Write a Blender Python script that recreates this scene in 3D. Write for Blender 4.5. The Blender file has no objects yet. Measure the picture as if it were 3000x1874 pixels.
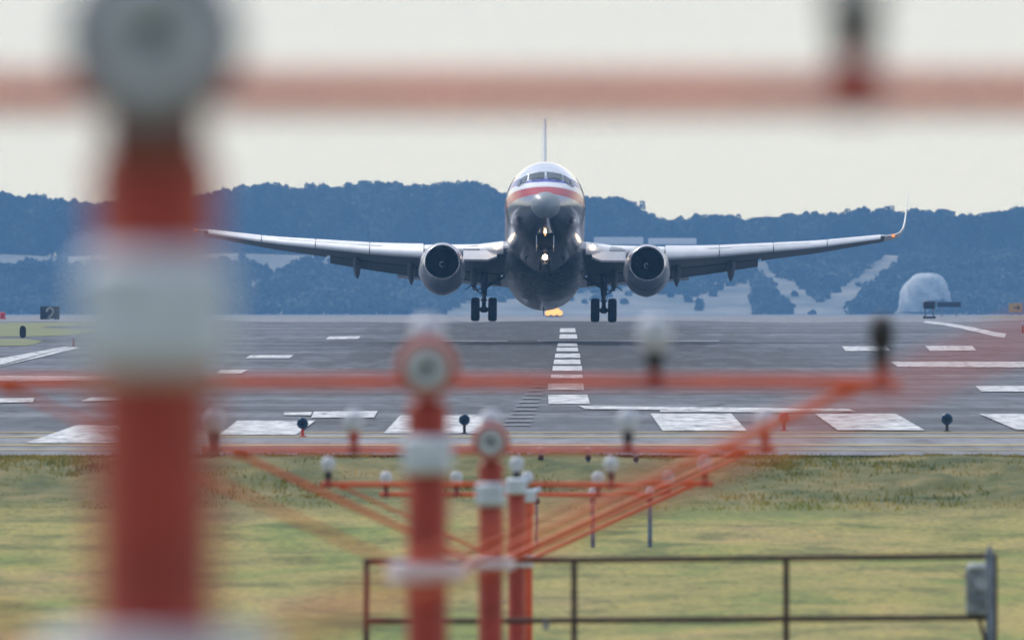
import bpy, math, random
import numpy as np
from mathutils import Vector, Matrix
R = math.radians
SC = bpy.context.scene
COL = SC.collection
rng = np.random.default_rng(7)
random.seed(7)

# ---------------------------------------------------------------- camera, world, sun, exposure
F = 34650.0            # focal length in units of the 2420 px wide view
CAMZ = 2.2
HZ = 740.0             # row of the horizon in that view
cam_d = bpy.data.cameras.new('camera')
cam = bpy.data.objects.new('camera', cam_d); COL.objects.link(cam)
cam.location = (0, 0, CAMZ)
cam.rotation_euler = (R(90) - 16.0 / F, 0, 0)
cam_d.sensor_width = 36.0
cam_d.lens = F / 2420.0 * 36.0
cam_d.clip_start = 0.5; cam_d.clip_end = 20000
cam_d.dof.use_dof = True
cam_d.dof.focus_distance = 455.0
cam_d.dof.aperture_fstop = 7.6
SC.camera = cam

SUN_EL, SUN_AZ = R(50), R(-48)        # azimuth from +Y, clockwise: the sun stands beyond the aircraft, to the left
VL, VH, NORTH = (2.12, 1.88, 1.26), (1.02, 1.10, 1.26), .34
world = bpy.data.worlds.new('World'); SC.world = world
world.use_nodes = True
wn, wl = world.node_tree.nodes, world.node_tree.links
bg = wn['Background']
sky = wn.new('ShaderNodeTexSky'); sky.sky_type = 'NISHITA'
sky.sun_disc = False
sky.sun_elevation = SUN_EL; sky.sun_rotation = SUN_AZ
sky.air_density = 1.0; sky.dust_density = 1.5; sky.ozone_density = 1.2
# a thin bright cloud veil over the clear sky: warm and bright low down beyond the aircraft, greyer to the north
tcw = wn.new('ShaderNodeTexCoord'); sxw = wn.new('ShaderNodeSeparateXYZ'); wl.new(tcw.outputs['Generated'], sxw.inputs[0])
elv = wn.new('ShaderNodeMapRange'); elv.inputs[1].default_value = .0; elv.inputs[2].default_value = .35; wl.new(sxw.outputs['Z'], elv.inputs[0])
vc = wn.new('ShaderNodeMix'); vc.data_type = 'RGBA'; wl.new(elv.outputs[0], vc.inputs[0])
lowc = wn.new('ShaderNodeMix'); lowc.data_type = 'RGBA'; wl.new(lowc.outputs[2], vc.inputs[6])
lf = wn.new('ShaderNodeMapRange'); lf.inputs[1].default_value = -.5; lf.inputs[2].default_value = .6; wl.new(sxw.outputs['Y'], lf.inputs[0]); wl.new(lf.outputs[0], lowc.inputs[0])
lowc.inputs[6].default_value = (1.0 / .12, 1.3 / .12, 2.0 / .12, 1); lowc.inputs[7].default_value = (VL[0] / .12, VL[1] / .12, VL[2] / .12, 1); vc.inputs[7].default_value = (VH[0] / .12, VH[1] / .12, VH[2] / .12, 1)
fw = wn.new('ShaderNodeMapRange'); fw.inputs[1].default_value = -.95; fw.inputs[2].default_value = .05; fw.inputs[3].default_value = NORTH; fw.inputs[4].default_value = 1.0
wl.new(sxw.outputs['Y'], fw.inputs[0])
nzw = wn.new('ShaderNodeTexNoise'); nzw.inputs['Scale'].default_value = 2.6; nzw.inputs['Detail'].default_value = 5
mpw = wn.new('ShaderNodeMapping'); mpw.inputs['Scale'].default_value = (1, 1, 3); wl.new(tcw.outputs['Generated'], mpw.inputs[0]); wl.new(mpw.outputs[0], nzw.inputs[0])
cvr = wn.new('ShaderNodeMapRange'); cvr.inputs[1].default_value = .3; cvr.inputs[2].default_value = .7; cvr.inputs[3].default_value = .86; cvr.inputs[4].default_value = 1.1; wl.new(nzw.outputs[0], cvr.inputs[0])
mm = wn.new('ShaderNodeMath'); mm.operation = 'MULTIPLY'; wl.new(fw.outputs[0], mm.inputs[0]); wl.new(cvr.outputs[0], mm.inputs[1])
vs_ = wn.new('ShaderNodeVectorMath'); vs_.operation = 'SCALE'; wl.new(vc.outputs[2], vs_.inputs[0]); wl.new(mm.outputs[0], vs_.inputs['Scale'])
ms_ = wn.new('ShaderNodeMix'); ms_.data_type = 'RGBA'; ms_.inputs[0].default_value = .88
wl.new(sky.outputs[0], ms_.inputs[6]); wl.new(vs_.outputs[0], ms_.inputs[7]); wl.new(ms_.outputs[2], bg.inputs[0])
bg.inputs[1].default_value = 0.12
sd = bpy.data.lights.new('sun', 'SUN'); sun = bpy.data.objects.new('sun', sd); COL.objects.link(sun)
sd.energy = 2.4; sd.angle = R(0.6); sd.color = (1.0, 0.95, 0.87)
sv = Vector((math.sin(SUN_AZ) * math.cos(SUN_EL), math.cos(SUN_AZ) * math.cos(SUN_EL), math.sin(SUN_EL)))
sun.rotation_euler = sv.to_track_quat('Z', 'Y').to_euler()
sun.location = (0, 0, 60)
SC.view_settings.view_transform = 'Standard'
SC.view_settings.look = 'None'
SC.view_settings.exposure = 0.0
SC.view_settings.gamma = 1.0
try:
    SC.cycles.use_denoising = True
    SC.cycles.denoiser = 'OPENIMAGEDENOISE'
except Exception:
    pass
SC.cycles.max_bounces = 6
SC.cycles.sample_clamp_indirect = 6

# ---------------------------------------------------------------- ground profile
def sm(t):
    t = min(1.0, max(0.0, t)); return t * t * (3 - 2 * t)
def gz(D):
    if D >= 223.5:
        return 1.7 * sm((D - 400) / 650.0)
    pts = [(0, .5), (18, .45), (60, -.75), (100, -.92), (150, -.9), (185, -.82), (204, -.68), (213, -.5), (219, -.14), (223.5, 0), (226, 0)]
    for (a, za), (b, zb) in zip(pts, pts[1:]):
        if D <= b:
            return za + (zb - za) * (D - a) / (b - a)
    return 0.0
def at(px, py, D):
    return Vector(((px - 1210) / F * D, D, CAMZ - (py - HZ) / F * D))
def ground_at(px, py):
    lo, hi = 223.6, 2300.0
    for _ in range(50):
        m = (lo + hi) / 2
        if HZ + (CAMZ - gz(m)) * F / m > py: lo = m
        else: hi = m
    return (px - 1210) / F * lo, lo
def S(x, y):            # source pixels (3000 wide) to view units
    return x / 1.2397, y / 1.2397

# ---------------------------------------------------------------- materials
def newmat(name):
    m = bpy.data.materials.new(name); m.use_nodes = True
    n, l = m.node_tree.nodes, m.node_tree.links
    return m, n, l, n['Principled BSDF']
def mat(name, c, rough=.6, metal=0, var=.15, scale=6.0, bump=0.0, c2=None, coat=0, stretch=None, rvar=.1):
    m, n, l, b = newmat(name)
    tc = n.new('ShaderNodeTexCoord'); mp = n.new('ShaderNodeMapping')
    l.new(tc.outputs['Object'], mp.inputs[0])
    if stretch: mp.inputs['Scale'].default_value = stretch
    nz = n.new('ShaderNodeTexNoise'); nz.inputs['Scale'].default_value = scale; nz.inputs['Detail'].default_value = 5
    l.new(mp.outputs[0], nz.inputs[0])
    mx = n.new('ShaderNodeMix'); mx.data_type = 'RGBA'
    d = c2 if c2 else tuple(v * (1 - 2 * var) for v in c)
    e = c if c2 else tuple(min(1, v * (1 + var)) for v in c)
    mx.inputs[6].default_value = (*d, 1); mx.inputs[7].default_value = (*e, 1)
    rp = n.new('ShaderNodeMapRange'); rp.inputs[1].default_value = .3; rp.inputs[2].default_value = .7
    l.new(nz.outputs[0], rp.inputs[0]); l.new(rp.outputs[0], mx.inputs[0]); l.new(mx.outputs[2], b.inputs['Base Color'])
    rr = n.new('ShaderNodeMapRange'); rr.inputs[3].default_value = max(.02, rough - rvar); rr.inputs[4].default_value = min(1, rough + rvar)
    l.new(nz.outputs[0], rr.inputs[0]); l.new(rr.outputs[0], b.inputs['Roughness'])
    b.inputs['Metallic'].default_value = metal
    b.inputs['Coat Weight'].default_value = coat
    if bump:
        bp = n.new('ShaderNodeBump'); bp.inputs['Strength'].default_value = bump; bp.inputs['Distance'].default_value = .02
        l.new(nz.outputs[0], bp.inputs['Height']); l.new(bp.outputs[0], b.inputs['Normal'])
    return m
def emit(name, c, s):
    m, n, l, b = newmat(name)
    b.inputs['Base Color'].default_value = (*c, 1); b.inputs['Emission Color'].default_value = (*c, 1)
    b.inputs['Emission Strength'].default_value = s
    return m

M = {}
M['orange'] = mat('orange_paint', (.40, .045, .028), .45, var=.14, scale=9, bump=.05)
M['orange_bright'] = mat('fresh_orange_paint', (.72, .09, .015), .42, var=.1, scale=9)
M['lamp_white'] = mat('white_lamp_glass', (.62, .68, .80), .25, var=.04, scale=20)
_m = M['lamp_white']; _n, _l = _m.node_tree.nodes, _m.node_tree.links
_t = _n.new('ShaderNodeBsdfTransparent'); _x = _n.new('ShaderNodeMixShader'); _x.inputs[0].default_value = .60
_l.new(_t.outputs[0], _x.inputs[1]); _l.new(_n['Principled BSDF'].outputs[0], _x.inputs[2]); _l.new(_x.outputs[0], _n['Material Output'].inputs[0])
M['clamp'] = mat('grimy_clamp', (.24, .09, .075), .6)
M['lamp_back'] = mat('dark_lamp_housing', (.016, .016, .024), .6, var=.2)
M['galv'] = mat('galvanised_steel', (.62, .70, .82), .62, .1, var=.12, scale=14)
M['galv_dark'] = mat('weathered_galvanised_steel', (.20, .24, .30), .5, .5, var=.2, scale=10)
M['lens'] = mat('ribbed_lamp_lens', (.52, .57, .64), .18, var=.15, scale=16)
M['lens_core'] = mat('lamp_reflector', (.16, .19, .20), .3, var=.2)
M['ring_red'] = mat('faded_red_housing', (.50, .13, .10), .5, var=.12)
M['ring_grey'] = mat('dull_grey_housing', (.24, .26, .33), .5, var=.12)
M['rust'] = mat('rusty_pipe', (.035, .022, .018), .7, .2, var=.35, scale=12, c2=(.10, .055, .04))
M['tyre'] = mat('tyre_rubber', (.012, .014, .018), .75, var=.2)
M['gearmetal'] = mat('gear_leg_paint', (.05, .06, .08), .45, .3, var=.2, scale=8)
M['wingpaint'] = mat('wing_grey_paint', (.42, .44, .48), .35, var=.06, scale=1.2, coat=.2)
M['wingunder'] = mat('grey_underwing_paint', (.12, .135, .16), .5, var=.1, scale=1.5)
M['slat'] = mat('bare_leading_edge', (.93, .94, .96), .34, .05, var=.04, scale=2)
M['nacelle'] = mat('nacelle_grey_paint', (.34, .36, .42), .3, .25, var=.07, scale=1.6, coat=.3)
M['lip'] = mat('bare_metal_inlet_lip', (.72, .73, .78), .28, .9, var=.06, scale=2)
M['dark'] = mat('dark_bay', (.008, .009, .012), .8, var=.1)
M['fan'] = mat('dark_titanium_blade', (.007, .008, .011), .35, .8, var=.1)
M['white'] = mat('white_paint', (.78, .79, .8), .4, var=.04)
M['glass'] = mat('cockpit_glass', (.07, .10, .12), .12, var=.2, scale=1.5, rvar=.03)
M['glass'].node_tree.nodes['Principled BSDF'].inputs['Specular IOR Level'].default_value = .9
M['frame'] = mat('window_frame_metal', (.66, .70, .76), .3, .6, var=.05)
M['bluelamp'] = mat('dark_blue_lamp', (.004, .05, .12), .3, var=.2)
M['blackpaint'] = mat('black_paint', (.012, .014, .025), .5, var=.2)
M['signwhite'] = mat('sign_white', (.62, .62, .56), .6, var=.06)
M['yellow'] = mat('sign_yellow', (.55, .33, .03), .5, var=.12, scale=3)
M['redpaint'] = mat('red_paint', (.55, .03, .04), .5, var=.1)
M['light_warm'] = emit('warm_landing_light', (1, .70, .38), 20)
M['light_amber'] = emit('amber_light', (1, .50, .12), 3)
M['light_red'] = emit('orange_navigation_light', (1, .22, .04), 2)
M['glow'] = emit('orange_beacon', (1, .50, .13), 1.5)

M['dark'].node_tree.nodes['Principled BSDF'].inputs['Specular IOR Level'].default_value = .05
def fuselage_mat():
    m, n, l, b = newmat('polished_metal_skin')
    tc = n.new('ShaderNodeTexCoord'); sx = n.new('ShaderNodeSeparateXYZ'); l.new(tc.outputs['Object'], sx.inputs[0])
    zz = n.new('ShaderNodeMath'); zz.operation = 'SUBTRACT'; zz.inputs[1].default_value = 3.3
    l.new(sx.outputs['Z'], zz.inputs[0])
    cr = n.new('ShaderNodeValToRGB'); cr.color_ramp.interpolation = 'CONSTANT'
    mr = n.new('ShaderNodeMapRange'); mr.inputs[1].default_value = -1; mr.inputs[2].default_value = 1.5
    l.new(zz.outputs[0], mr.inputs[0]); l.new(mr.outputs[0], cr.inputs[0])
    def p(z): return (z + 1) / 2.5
    metal = (.27, .30, .37, 1)  # metal below the stripes, dark so its colour carries the belly's shade
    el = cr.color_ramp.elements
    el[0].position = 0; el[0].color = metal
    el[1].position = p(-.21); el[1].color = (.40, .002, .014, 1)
    for z, c in ((.25, (.78, .80, .86, 1)), (.56, (.10, .13, .48, 1)), (.95, (.80, .82, .88, 1))):  # topmost metal lightened, putting the lit crown into its colour
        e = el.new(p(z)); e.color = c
    cm = n.new('ShaderNodeValToRGB'); cm.color_ramp.interpolation = 'CONSTANT'
    l.new(mr.outputs[0], cm.inputs[0]); e2 = cm.color_ramp.elements
    e2[0].position = 0; e2[0].color = (1, 1, 1, 1)
    e2[1].position = p(-.21); e2[1].color = (.12, .12, .12, 1)
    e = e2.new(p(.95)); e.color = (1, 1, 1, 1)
    nz = n.new('ShaderNodeTexNoise'); nz.inputs['Scale'].default_value = 1.1; nz.inputs['Detail'].default_value = 6
    l.new(tc.outputs['Object'], nz.inputs[0])
    # skin panels: rings of slightly different polish
    w = n.new('ShaderNodeTexBrick'); w.inputs['Scale'].default_value = 1.0
    w.inputs['Color1'].default_value = (1, 1, 1, 1); w.inputs['Color2'].default_value = (.90, .90, .91, 1); w.inputs['Mortar'].default_value = (.42, .43, .46, 1)
    w.inputs['Mortar Size'].default_value = .012; w.inputs['Brick Width'].default_value = 1.27; w.inputs['Row Height'].default_value = .9
    cb = n.new('ShaderNodeCombineXYZ'); l.new(sx.outputs['Y'], cb.inputs[0]); l.new(sx.outputs['Z'], cb.inputs[1]); l.new(cb.outputs[0], w.inputs['Vector'])
    mu = n.new('ShaderNodeMix'); mu.data_type = 'RGBA'; mu.blend_type = 'MULTIPLY'; mu.inputs[0].default_value = .8
    l.new(cr.outputs[0], mu.inputs[6]); l.new(w.outputs[0], mu.inputs[7]); l.new(mu.outputs[2], b.inputs['Base Color'])
    l.new(cm.outputs[0], b.inputs['Metallic'])
    rr = n.new('ShaderNodeMapRange'); rr.inputs[3].default_value = .10; rr.inputs[4].default_value = .26
    l.new(nz.outputs[0], rr.inputs[0]); l.new(rr.outputs[0], b.inputs['Roughness'])
    b.inputs['Coat Weight'].default_value = .05
    bp = n.new('ShaderNodeBump'); bp.inputs['Strength'].default_value = .02; bp.inputs['Distance'].default_value = .02
    l.new(nz.outputs[0], bp.inputs['Height']); l.new(bp.outputs[0], b.inputs['Normal'])
    return m
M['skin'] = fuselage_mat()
M['radome'] = mat('grey_radome', (.27, .31, .34), .38, var=.05, scale=1.5, coat=.2)
M['belly'] = mat('fairing_grey', (.085, .10, .13), .28, .45, var=.08, scale=1.2)

def ramp(n, stops):
    cr = n.new('ShaderNodeValToRGB'); el = cr.color_ramp.elements
    el[0].position, el[0].color = stops[0][0], (*stops[0][1], 1)
    el[1].position, el[1].color = stops[-1][0], (*stops[-1][1], 1)
    for p, c in stops[1:-1]:
        e = el.new(p); e.color = (*c, 1)
    return cr
def pos_noise(n, l, scale, sc=(1, 1, 1), detail=6, rough=.55, zflat=True):
    g = n.new('ShaderNodeNewGeometry'); mp = n.new('ShaderNodeMapping')
    mp.inputs['Scale'].default_value = (sc[0], sc[1], 0 if zflat else sc[2])
    l.new(g.outputs['Position'], mp.inputs[0])
    nz = n.new('ShaderNodeTexNoise'); nz.inputs['Scale'].default_value = scale; nz.inputs['Detail'].default_value = detail; nz.inputs['Roughness'].default_value = rough
    l.new(mp.outputs[0], nz.inputs[0])
    return nz
def mixc(n, l, fac, a, b, mode='MIX'):
    mx = n.new('ShaderNodeMix'); mx.data_type = 'RGBA'; mx.blend_type = mode
    for s, v in ((0, fac), (6, a), (7, b)):
        if isinstance(v, (int, float)): mx.inputs[s].default_value = v
        elif isinstance(v, tuple): mx.inputs[s].default_value = (*v, 1)
        else: l.new(v, mx.inputs[s])
    return mx.outputs[2]

def grass_mat(name, translucent):
    m, n, l, b = newmat(name)
    a = pos_noise(n, l, .30, (1.0, .20, 1), 6, .62)
    r1 = ramp(n, [(.30, (.085, .13, .022)), (.40, (.15, .185, .038)), (.47, (.215, .205, .055)), (.56, (.26, .225, .072)), (.64, (.235, .185, .075)), (.74, (.17, .185, .05))])
    l.new(a.outputs[0], r1.inputs[0])
    c = pos_noise(n, l, .9, (1, .26, 1), 4, .55)
    r2 = ramp(n, [(.36, (.42, .50, .34)), (.45, (.80, .84, .72)), (.53, (1.02, .99, .94)), (.64, (1.20, 1.10, 1.0))])
    l.new(c.outputs[0], r2.inputs[0])
    o = mixc(n, l, .85, r1.outputs[0], r2.outputs[0], 'MULTIPLY')
    fi = pos_noise(n, l, 9.0, (1, .25, 1), 4, .7)
    r4 = ramp(n, [(.34, (.42, .48, .36)), (.5, (1, 1, 1)), (.66, (1.42, 1.36, 1.2))])
    l.new(fi.outputs[0], r4.inputs[0])
    o = mixc(n, l, .8, o, r4.outputs[0], 'MULTIPLY')
    # rough, darker growth of weeds on the bank below the pavement
    g = n.new('ShaderNodeNewGeometry'); sx = n.new('ShaderNodeSeparateXYZ'); l.new(g.outputs['Position'], sx.inputs[0])
    k = n.new('ShaderNodeMapRange'); k.inputs[1].default_value = 203; k.inputs[2].default_value = 212
    l.new(sx.outputs['Y'], k.inputs[0])
    w = pos_noise(n, l, .75, (1, .45, 1), 7, .68)
    r3 = ramp(n, [(.38, (.030, .052, .012)), (.48, (.075, .085, .022)), (.56, (.125, .115, .038)), (.66, (.20, .155, .065))])
    l.new(w.outputs[0], r3.inputs[0])
    far = n.new('ShaderNodeMath'); far.operation = 'LESS_THAN'; far.inputs[1].default_value = 240
    l.new(sx.outputs['Y'], far.inputs[0])
    kk = n.new('ShaderNodeMath'); kk.operation = 'MULTIPLY'; l.new(k.outputs[0], kk.inputs[0]); l.new(far.outputs[0], kk.inputs[1])
    k2 = n.new('ShaderNodeMath'); k2.operation = 'MULTIPLY'; k2.inputs[1].default_value = .9; l.new(kk.outputs[0], k2.inputs[0])
    o = mixc(n, l, k2.outputs[0], o, r3.outputs[0])
    b.inputs['Roughness'].default_value = .8
    b.inputs['Specular IOR Level'].default_value = .25
    l.new(o, b.inputs['Base Color'])
    if translucent:
        o = mixc(n, l, 1.0, o, (1.9, 1.75, 1.6), 'MULTIPLY'); l.new(o, b.inputs['Base Color'])
        t = n.new('ShaderNodeBsdfTranslucent'); l.new(o, t.inputs[0])
        ms = n.new('ShaderNodeMixShader'); ms.inputs[0].default_value = .5
        l.new(b.outputs[0], ms.inputs[1]); l.new(t.outputs[0], ms.inputs[2])
        l.new(ms.outputs[0], n['Material Output'].inputs[0])
    return m
M['grass'] = grass_mat('grass_blades', True)
M['turf'] = grass_mat('turf_ground', False)

def asphalt_mat(name, base, dark, worn, rubber=True):
    m, n, l, b = newmat(name)
    a = pos_noise(n, l, .05, (.35, 1, 1), 6, .6)
    r = ramp(n, [(.32, dark), (.5, base), (.66, worn)])
    l.new(a.outputs[0], r.inputs[0])
    f = pos_noise(n, l, 1.5, (.8, .045, 1), 6, .75)
    r2 = ramp(n, [(.34, (.45, .46, .48)), (.5, (1, 1, 1)), (.68, (1.4, 1.4, 1.4))])
    l.new(f.outputs[0], r2.inputs[0])
    o = mixc(n, l, .8, r.outputs[0], r2.outputs[0], 'MULTIPLY')
    if rubber:      # tyre rubber laid down along the middle of the runway, sealed cracks across it
        g = n.new('ShaderNodeNewGeometry'); sx = n.new('ShaderNodeSeparateXYZ'); l.new(g.outputs['Position'], sx.inputs[0])
        s = n.new('ShaderNodeMath'); s.operation = 'SUBTRACT'; s.inputs[1].default_value = 1.6; l.new(sx.outputs['X'], s.inputs[0])
        ab = n.new('ShaderNodeMath'); ab.operation = 'ABSOLUTE'; l.new(s.outputs[0], ab.inputs[0])
        k = n.new('ShaderNodeMapRange'); k.inputs[1].default_value = 10.5; k.inputs[2].default_value = 3.0; k.inputs[4].default_value = 1.5
        l.new(ab.outputs[0], k.inputs[0])
        d = n.new('ShaderNodeMapRange'); d.inputs[1].default_value = 440; d.inputs[2].default_value = 560
        l.new(sx.outputs['Y'], d.inputs[0])
        st = pos_noise(n, l, 2.2, (1, .02, 1), 5, .7)
        k1 = n.new('ShaderNodeMath'); k1.operation = 'MULTIPLY'; l.new(k.outputs[0], k1.inputs[0]); l.new(d.outputs[0], k1.inputs[1])
        k2 = n.new('ShaderNodeMath'); k2.operation = 'MULTIPLY'; l.new(k1.outputs[0], k2.inputs[0]); l.new(st.outputs[0], k2.inputs[1])
        o = mixc(n, l, k2.outputs[0], o, (.018, .019, .022))
        bt = pos_noise(n, l, 1.0, (.6, .022, 1), 6, .72)
        br_ = n.new('ShaderNodeMapRange'); br_.inputs[1].default_value = .45; br_.inputs[2].default_value = .53; br_.inputs[4].default_value = .85
        l.new(bt.outputs[0], br_.inputs[0]); bm_ = n.new('ShaderNodeMath'); bm_.operation = 'MULTIPLY'; l.new(br_.outputs[0], bm_.inputs[0])
        kc = n.new('ShaderNodeMapRange'); kc.inputs[1].default_value = 14; kc.inputs[2].default_value = 6; l.new(ab.outputs[0], kc.inputs[0])
        bm2 = n.new('ShaderNodeMath'); bm2.operation = 'MULTIPLY'; l.new(kc.outputs[0], bm2.inputs[0]); l.new(d.outputs[0], bm2.inputs[1]); l.new(bm2.outputs[0], bm_.inputs[1])
        o = mixc(n, l, bm_.outputs[0], o, (.020, .023, .030))
        v = n.new('ShaderNodeTexVoronoi'); v.feature = 'DISTANCE_TO_EDGE'; v.inputs['Scale'].default_value = 1.0
        mp = n.new('ShaderNodeMapping'); mp.inputs['Scale'].default_value = (.11, .035, 0)
        wv = pos_noise(n, l, .3, (1, .3, 1), 3, .6)
        va = n.new('ShaderNodeVectorMath'); va.operation = 'MULTIPLY_ADD'; va.inputs[1].default_value = (5, 14, 0)
        l.new(wv.outputs['Color'], va.inputs[0]); l.new(g.outputs['Position'], va.inputs[2])
        l.new(va.outputs[0], mp.inputs[0]); l.new(mp.outputs[0], v.inputs['Vector'])
        cr = n.new('ShaderNodeMapRange'); cr.inputs[1].default_value = .0; cr.inputs[2].default_value = .032; cr.inputs[3].default_value = .75; cr.inputs[4].default_value = 0
        l.new(v.outputs['Distance'], cr.inputs[0])
        o = mixc(n, l, cr.outputs[0], o, (.022, .024, .028))
    l.new(o, b.inputs['Base Color'])
    b.inputs['Roughness'].default_value = .85
    b.inputs['Specular IOR Level'].default_value = .3
    return m
M['asphalt'] = asphalt_mat('runway_asphalt', (.088, .102, .130), (.044, .054, .072), (.15, .165, .195))
M['blast'] = asphalt_mat('shoulder_asphalt', (.17, .178, .205), (.135, .142, .165), (.215, .22, .24), False)
def paint_mat():
    m, n, l, b = newmat('worn_runway_paint')
    a = pos_noise(n, l, 2.4, (1, .12, 1), 6, .75)
    r = ramp(n, [(.38, (.13, .14, .17)), (.46, (.36, .38, .42)), (.56, (.58, .60, .62)), (.72, (.76, .76, .76))])
    l.new(a.outputs[0], r.inputs[0]); l.new(r.outputs[0], b.inputs['Base Color'])
    b.inputs['Roughness'].default_value = .75
    return m
M['paint'] = paint_mat()
M['paint_faint'] = mat('faded_runway_paint', (.20, .22, .26), .8, var=.2, scale=3)
M['paint_yellow'] = mat('faded_yellow_paint', (.40, .33, .16), .8, var=.2, scale=1.5)
M['hillside'] = mat('dry_pale_hillside', (.38, .35, .30), .9, c2=(.15, .165, .14), scale=.05)
def foliage_mat(name, c1, c2, c3):
    m, n, l, b = newmat(name)
    a = pos_noise(n, l, .045, (1, .6, .75), 6, .62, zflat=False)
    r = ramp(n, [(.34, c1), (.5, c2), (.68, c3)])
    l.new(a.outputs[0], r.inputs[0]); l.new(r.outputs[0], b.inputs['Base Color'])
    b.inputs['Roughness'].default_value = .8; b.inputs['Specular IOR Level'].default_value = .2
    return m
M['leaf'] = foliage_mat('woodland_leaves', (.012, .022, .016), (.065, .090, .055), (.18, .21, .13))
M['scrub'] = foliage_mat('scrub_leaves', (.012, .022, .018), (.055, .078, .052), (.16, .18, .13))
M['trunk'] = mat('bark', (.06, .045, .035), .9)

# ---------------------------------------------------------------- mesh helper
class MB:
    def __init__(s, off=(0, 0, 0)):
        s.v = []; s.f = []; s.mi = []; s.off = off; s.m = 0
    def add(s, vs, fs):
        b = len(s.v); ox, oy, oz = s.off
        s.v += [(x + ox, y + oy, z + oz) for x, y, z in vs]
        s.f += [tuple(i + b for i in f) for f in fs]; s.mi += [s.m] * len(fs)
    def box(s, c, d, rot=None, bev=.12):
        # bevelled box: d = full sizes
        hx, hy, hz = d[0] / 2, d[1] / 2, d[2] / 2
        e = min(d) * bev
        vs = []; fs = []
        def ring(z, ix, iy):
            return [(-hx + ix, -hy, z), (hx - ix, -hy, z), (hx, -hy + iy, z), (hx, hy - iy, z), (hx - ix, hy, z), (-hx + ix, hy, z), (-hx, hy - iy, z), (-hx, -hy + iy, z)]
        def shr(r, k):
            return [(x * (hx - k) / hx, y * (hy - k) / hy, z) for x, y, z in r]
        rings = [shr(ring(-hz, e, e), e), ring(-hz + e, e, e), ring(hz - e, e, e), shr(ring(hz, e, e), e)]
        for r in rings: vs += r
        for k in range(3):
            for i in range(8):
                j = (i + 1) % 8; fs.append((k * 8 + i, k * 8 + j, k * 8 + 8 + j, k * 8 + 8 + i))
        fs.append(tuple(range(7, -1, -1))); fs.append(tuple(range(24, 32)))
        mt = rot if rot else Matrix.Identity(3)
        vs = [tuple(Vector(c) + mt @ Vector(v)) for v in vs]
        s.add(vs, fs)
    def tube(s, pts, rad, n=12, cap=True):
        pts = [Vector(p) for p in pts]
        if not hasattr(rad, '__len__'): rad = [rad] * len(pts)
        vs = []; fs = []; prev = None
        for i, p in enumerate(pts):
            d = (pts[min(i + 1, len(pts) - 1)] - pts[max(i - 1, 0)]).normalized()
            if prev is None:
                a = Vector((0, 0, 1)) if abs(d.z) < .9 else Vector((1, 0, 0))
                u = d.cross(a).normalized()
            else:
                u = (prev - d * prev.dot(d)).normalized()
            prev = u; w = d.cross(u)
            for k in range(n):
                t = 2 * math.pi * k / n
                vs.append(tuple(p + (u * math.cos(t) + w * math.sin(t)) * rad[i]))
        for i in range(len(pts) - 1):
            for k in range(n):
                j = (k + 1) % n; fs.append((i * n + k, i * n + j, i * n + n + j, i * n + n + k))
        if cap:
            fs.append(tuple(range(n - 1, -1, -1))); b = (len(pts) - 1) * n; fs.append(tuple(range(b, b + n)))
        s.add(vs, fs)
    def lathe(s, prof, c, axis='Y', n=32, fn=None, cap=True):
        # prof: (t along the axis, radius)
        vs = []; fs = []
        for t, r in prof:
            for k in range(n):
                a = 2 * math.pi * k / n; x, z = r * math.cos(a), r * math.sin(a)
                if fn: x, z = fn(x, z, t)
                if axis == 'Y': vs.append((c[0] + x, c[1] + t, c[2] + z))
                elif axis == 'Z': vs.append((c[0] + x, c[1] + z, c[2] + t))
                else: vs.append((c[0] + t, c[1] + x, c[2] + z))
        for i in range(len(prof) - 1):
            for k in range(n):
                j = (k + 1) % n; fs.append((i * n + k, i * n + j, i * n + n + j, i * n + n + k))
        if cap: fs.append(tuple(range(n - 1, -1, -1))); b = (len(prof) - 1) * n; fs.append(tuple(range(b, b + n)))
        s.add(vs, fs)
    def loft(s, rings, cap=True, closed=True):
        n = len(rings[0]); vs = [p for r in rings for p in r]; fs = []
        for i in range(len(rings) - 1):
            for k in range(n if closed else n - 1):
                j = (k + 1) % n; fs.append((i * n + k, i * n + j, i * n + n + j, i * n + n + k))
        if cap and closed:
            fs.append(tuple(range(n - 1, -1, -1))); b = (len(rings) - 1) * n; fs.append(tuple(range(b, b + n)))
        s.add(vs, fs)
    def build(s, name, mats, parent=None, angle=38, recalc=True):
        me = bpy.data.meshes.new(name)
        me.from_pydata(s.v, [], s.f)
        for m in (mats if isinstance(mats, (list, tuple)) else [mats]): me.materials.append(m)
        if max(s.mi, default=0): me.polygons.foreach_set('material_index', s.mi)
        if recalc:
            import bmesh
            bm = bmesh.new(); bm.from_mesh(me); bmesh.ops.recalc_face_normals(bm, faces=bm.faces); bm.to_mesh(me); bm.free()
        me.polygons.foreach_set('use_smooth', [True] * len(me.polygons))
        me.set_sharp_from_angle(angle=R(angle))
        o = bpy.data.objects.new(name, me); COL.objects.link(o)
        if parent: o.parent = parent
        return o
def empty(name, loc, rot=(0, 0, 0)):
    o = bpy.data.objects.new(name, None); COL.objects.link(o); o.location = loc; o.rotation_euler = rot
    o.empty_display_size = .3
    return o
def tag(o, label=None, cat=None, group=None, kind=None):
    for k, v in (('label', label), ('category', cat), ('group', group), ('kind', kind)):
        if v: o[k] = v
    return o
def copy_tree(o, parent=None):
    c = o.copy(); COL.objects.link(c)
    if parent: c.parent = parent
    for ch in list(o.children): copy_tree(ch, c)
    return c
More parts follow.
